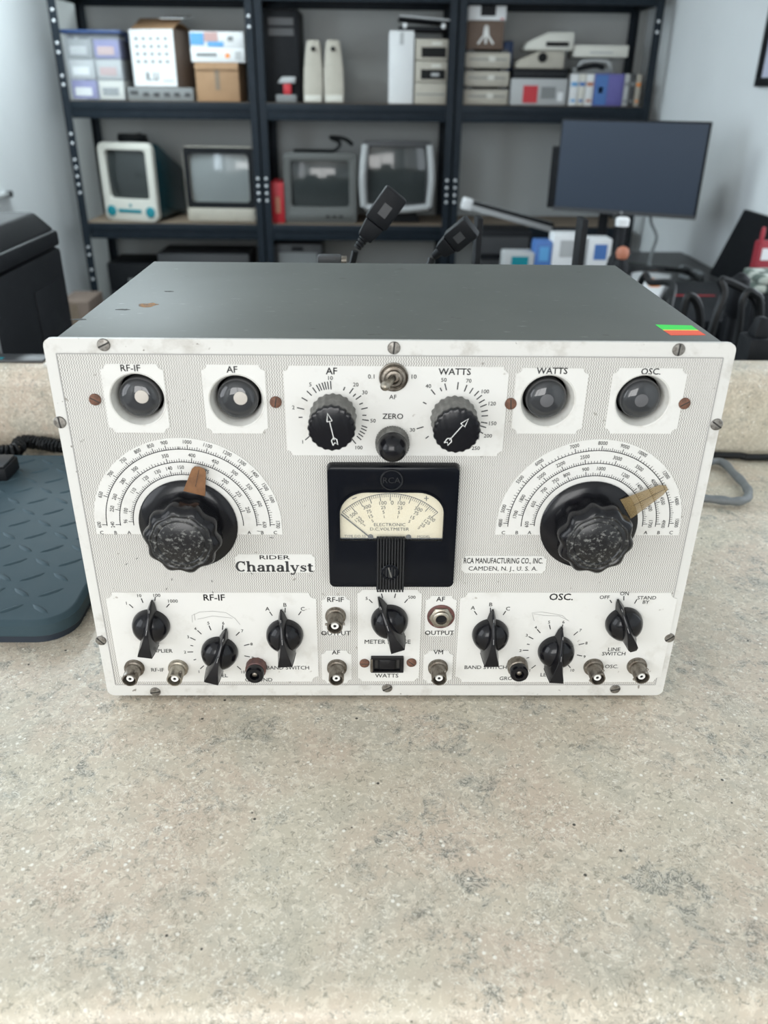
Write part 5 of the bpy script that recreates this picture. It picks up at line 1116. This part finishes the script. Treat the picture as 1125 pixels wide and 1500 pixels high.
# ---- uprights of a paper sorter
ux0 = (0.147, 0.700, 0.317); ux1 = (0.305, 0.700, 0.319)
t = thing('paper_sorter', 'black steel paper sorter showing two thin uprights behind the instrument', 'paper sorter', ((ux0[0]+ux1[0])/2, .74, DZ)); hw = (ux1[0]-ux0[0])/2
obj('base_plate', MB().box(-hw-.01, hw+.01, -.06, .06, 0, .006), M_BLACKP, t, bevel=.002)
for s in (-1, 1): obj('upright', MB().box(s*hw-.0045, s*hw+.0045, -.04, .0, .006, ux0[2]-DZ), M_BLACKP, t, bevel=.001)

# ================================================================== ON THE COUNTER
# ---- plugs standing up behind the instrument
def plug(lab, tip, foot, tail, w=.030, thk=.018):
    tip, foot = Vector(tip), Vector(foot); d = (tip-foot).normalized(); L = (tip-foot).length
    t = thing('appliance_plug', lab, 'plug', foot, 0, 'mains leads behind the instrument')
    x = d.cross(Vector((0, -1, 0))).normalized(); yv = x.cross(d)
    M = Matrix(((x.x, yv.x, d.x), (x.y, yv.y, d.y), (x.z, yv.z, d.z))).to_4x4()
    b = MB().taper((-w*.30, w*.30, -thk*.42, thk*.42, L*.22), (-w*.42, w*.42, -thk*.5, thk*.5, L*.48), M); obj('neck', b, M_BLACKP, t, bevel=.002)
    hd = obj('plug_head', MB().box(-w/2, w/2, -thk/2, thk/2, L*.48, L, M), M_BLACKP, t, bevel=.003)
    obj('key_recess', MB().box(-w*.18, w*.18, -thk/2-.0006, -thk/2+.001, L*.62, L*.80, M).box(-w*.18, w*.18, thk/2-.001, thk/2+.0006, L*.62, L*.80, M), M_DARKGREY, hd)
    for k in range(4): obj('strain_ridge', MB().lathe([(.0060-.0004*k, L*(.20-.05*k)), (.0060-.0004*k, L*(.20-.05*k)+.003)], 14, M), M_BLACKP, t)
    obj('lead', MB().tube(bez([(0, 0, 0)]+[tuple(Vector(p)-foot) for p in tail], 8), .0042, 8), M_CABLEB, t)
plug('black appliance plug on its lead, tilted up highest behind the instrument', (0.015, 0.450, 0.378), (-0.035, 0.450, 0.311), [(-.050, .46, .24), (-.06, .44, .10), (-.02, .43, .02), (.05, .43, CT+.0045)])
plug('black appliance plug on its lead, leaning low to the right behind the instrument', (0.106, 0.450, 0.342), (0.060, 0.470, 0.300), [(.045, .47, .24), (.05, .48, .12), (.10, .48, .02), (.16, .47, CT+.0045)], .028)
x, y, z = (-0.058, 0.400, 0.317)
t = thing('cable_connector', 'small grey connector just showing above the rear edge of the instrument', 'connector', (x, .40, CT)); hz = z-CT
obj('lead', MB().tube(bez([(.05, .02, .004), (.0, .01, .05), (-.012, 0, hz*.6), (-.016, 0, hz-.012)], 8), .004, 8), M_CABLEB, t)
obj('shell', MB().box(-.020, .008, -.008, .008, hz-.016, hz-.002), M_DARKGREY, t, bevel=.003); obj('collar', MB().lathe([(.006, 0), (.006, .006)], 16), M_NICKEL, t, (.008, 0, hz-.009), (0, FR, 0))
# ---- shipping scale
p_tr, p_fr = (-0.308, 0.129, 0.022), (-0.334, 0.078, 0.022)
XR, YF, YB = p_tr[0]+.002, p_fr[1], (-0.465, 0.495, 0.022)[1]; XL = XR-.42; SH = .026
t = thing('platform_scale', 'slate-blue platform scale with raised tread bars left of the instrument', 'scale', ((XL+XR)/2, (YF+YB)/2, CT)); w, d = XR-XL, YB-YF
obj('base', MB().prism(rrect(w-.012, d-.012, .034, 8), 0, .010), M_SCALED, t)
obj('platform', MB().prism(rrect(w-.004, d-.004, .036, 8), .009, SH-.004).prism(rrect(w-.004, d-.004, .036, 8), SH-.004, SH, top=rrect(w-.014, d-.014, .032, 8)), M_SCALE, t, bevel=.0016, angle=20)
bar = mesh('tread_bar', MB().prism([(-.014, 0), (-.006, -.0034), (.006, -.0034), (.014, 0), (.006, .0034), (-.006, .0034)], 0, .0013, top=[(-.0100, 0), (-.005, -.0012), (.005, -.0012), (.0100, 0), (.005, .0012), (-.005, .0012)]), M_SCALE)
px = .030
for i in range(int(w/px)):
    for j in range(int(d/px)):
        x, y = -w/2+.022+i*px, -d/2+.026+j*px
        if x > w/2-.02 or y > d/2-.02 or (x > w/2-.034 and y < -d/2+.034) or x < -w/2+.12: continue
        obj('tread_bar', bar, None, t, (x, y, SH-.0001), (0, 0, R(38) if (i+j) % 2 else R(-38)))
# ---- coiled cord and block
P = bez([(-.75, .50, .024), (-0.544, 0.503, 0.020), (-0.530, 0.539, 0.020), (-0.500, 0.537, 0.020), (-0.461, 0.525, 0.020), (-.40, .535, .020), (-.32, .535, .020)], 20)
pts = []; ph = 0.
for i in range(len(P)-1):
    a, b_ = Vector(P[i]), Vector(P[i+1]); seg = (b_-a).length; dd = (b_-a).normalized(); s = dd.cross(Vector((0, 0, 1))).normalized(); u_ = s.cross(dd)
    nk = max(2, int(seg/.0055*9))
    for k in range(nk):
        ph += 2*PI*seg/nk/.0055
        pts.append(tuple(a.lerp(b_, k/nk)+(s*math.cos(ph)+u_*math.sin(ph))*.0085))
tag(obj('coiled_cable', MB().tube(pts, .0026, 6), M_CABLEB), 'black coiled cord running along the backsplash behind the scale', 'cord')
a = (-0.516, 0.386, 0.022); b_ = (-0.493, 0.401, 0.022)
t = thing('scale_plug', 'small black block sitting on the left edge of the scale', 'block', (b_[0]-.03, b_[1]+.02, CT+SH))
obj('block_body', MB().box(-.045, .030, -.022, .022, 0, .019), M_BLACKP, t, bevel=.003); obj('block_lid', MB().box(-.042, .027, -.019, .019, .019, .022), M_DARKGREY, t, bevel=.001)
# ---- strip on the backsplash ledge
t = thing('printed_strip', 'flat grey strip with a teal mark on the backsplash top at the left', 'strip', (-.64, .603, .126))
obj('strip_body', MB().box(-.30, .145, -.018, .016, 0, .004), M_DARKGREY, t, bevel=.001); obj('teal_mark', MB().box(-.10, .085, -.013, -.004, .004, .0046), M_TEAL, t)
# ---- cables right of the instrument
tag(obj('grey_power_cord', MB().tube(bez([(.30, .60-.055, .010), (.44, .50, .006), (0.497, 0.516, 0.005), (0.503, 0.473, 0.005), (0.503, 0.433, 0.005), (0.497, 0.407, 0.005), (0.483, 0.388, 0.005), (0.465, 0.384, 0.005), (0.442, 0.390, 0.005), (.40, .395, .0045), (.30, .36, .0045)], 10), .0058, 10, rf=lambda q: 1+.10*math.sin(q*60)), M_CABLEG), 'stiff grey power cord bent in a loop beside the instrument', 'cord')
tag(obj('black_wall_cable', MB().tube(bez([(.28, .548, .003), (0.516, 0.543, 0.003), (0.545, 0.539, 0.003), (0.580, 0.536, 0.003), (.85, .543, .003), (1.2, .547, .003)], 10), .0052, 10), M_CABLEB), 'straight black cable lying along the foot of the backsplash', 'cable')
# ---- walls and floor extras
p = (-1.720, 3.423, 0.040)
t = thing('wall_hook', 'pale bar with a black tip fixed on the left wall', 'hook', (-1.72, p[1], p[2]))
obj('bar', MB().box(0, .02, -.12, .055, -.010, .010), M_LGREY, t, bevel=.002); obj('tip', MB().box(-.0, .024, .055, .085, -.013, .013), M_BLACKP, t, bevel=.003)
p = (1.460, 2.907, 0.515); q = (1.460, 2.851, 0.513)
t = thing('framed_picture', 'black framed picture on the right wall at the edge of view', 'picture', (1.46, p[1]-.25, p[2]))
for nm_, y0, y1, z0, z1 in (('frame_rail', -.25, .25, 0, .03), ('frame_rail', -.25, .25, .42, .45), ('frame_stile', .22, .25, .03, .42), ('frame_stile', -.25, -.22, .03, .42)): obj(nm_, MB().box(-.02, 0, y0, y1, z0, z1), M_BLACKP, t, bevel=.002)
obj('print', MB().box(-.008, -.001, -.22, .22, .03, .42), M_FRAMEW, t)
x, y, z = (-1.509, 3.600, -0.482)
q, w, h = carton('floor_box', 'brown cardboard box on the floor by the left wall', 'box', (x-.10, x+.05, FL, z), 3.6, .25, M_DCARD)
panel(q, 'tape_strip', -.02, .02, h*.4, h*.98, M_BOARD)


t = thing('added_ceiling_light', 'unseen twin tube light added on the ceiling to brighten the left wall', 'lamp', (FILL_LAMP[0], FILL_LAMP[1], CE-.001))
obj('housing', MB().box(-.10, .10, -.68, .68, -.030, 0), M_WHITE, t, bevel=.005)
M_TUBE = mat('fill_lamp_tube', (.9, .9, .9), .5); M_TUBE.node_tree.nodes['Principled BSDF'].inputs['Emission Color'].default_value = (.90, .96, 1, 1); M_TUBE.node_tree.nodes['Principled BSDF'].inputs['Emission Strength'].default_value = 5.0
for x in (-.045, .045): obj('lamp_tube', MB().tube([(x, -.65, -.050), (x, .65, -.050)], .014, 12), M_TUBE, t)
for y in (-.66, .66): obj('lamp_holder', MB().box(-.08, .08, y-.012, y+.012, -.070, -.028), M_WHITE, t)

for o in bpy.data.objects:
    if 'height' in o: del o['height']
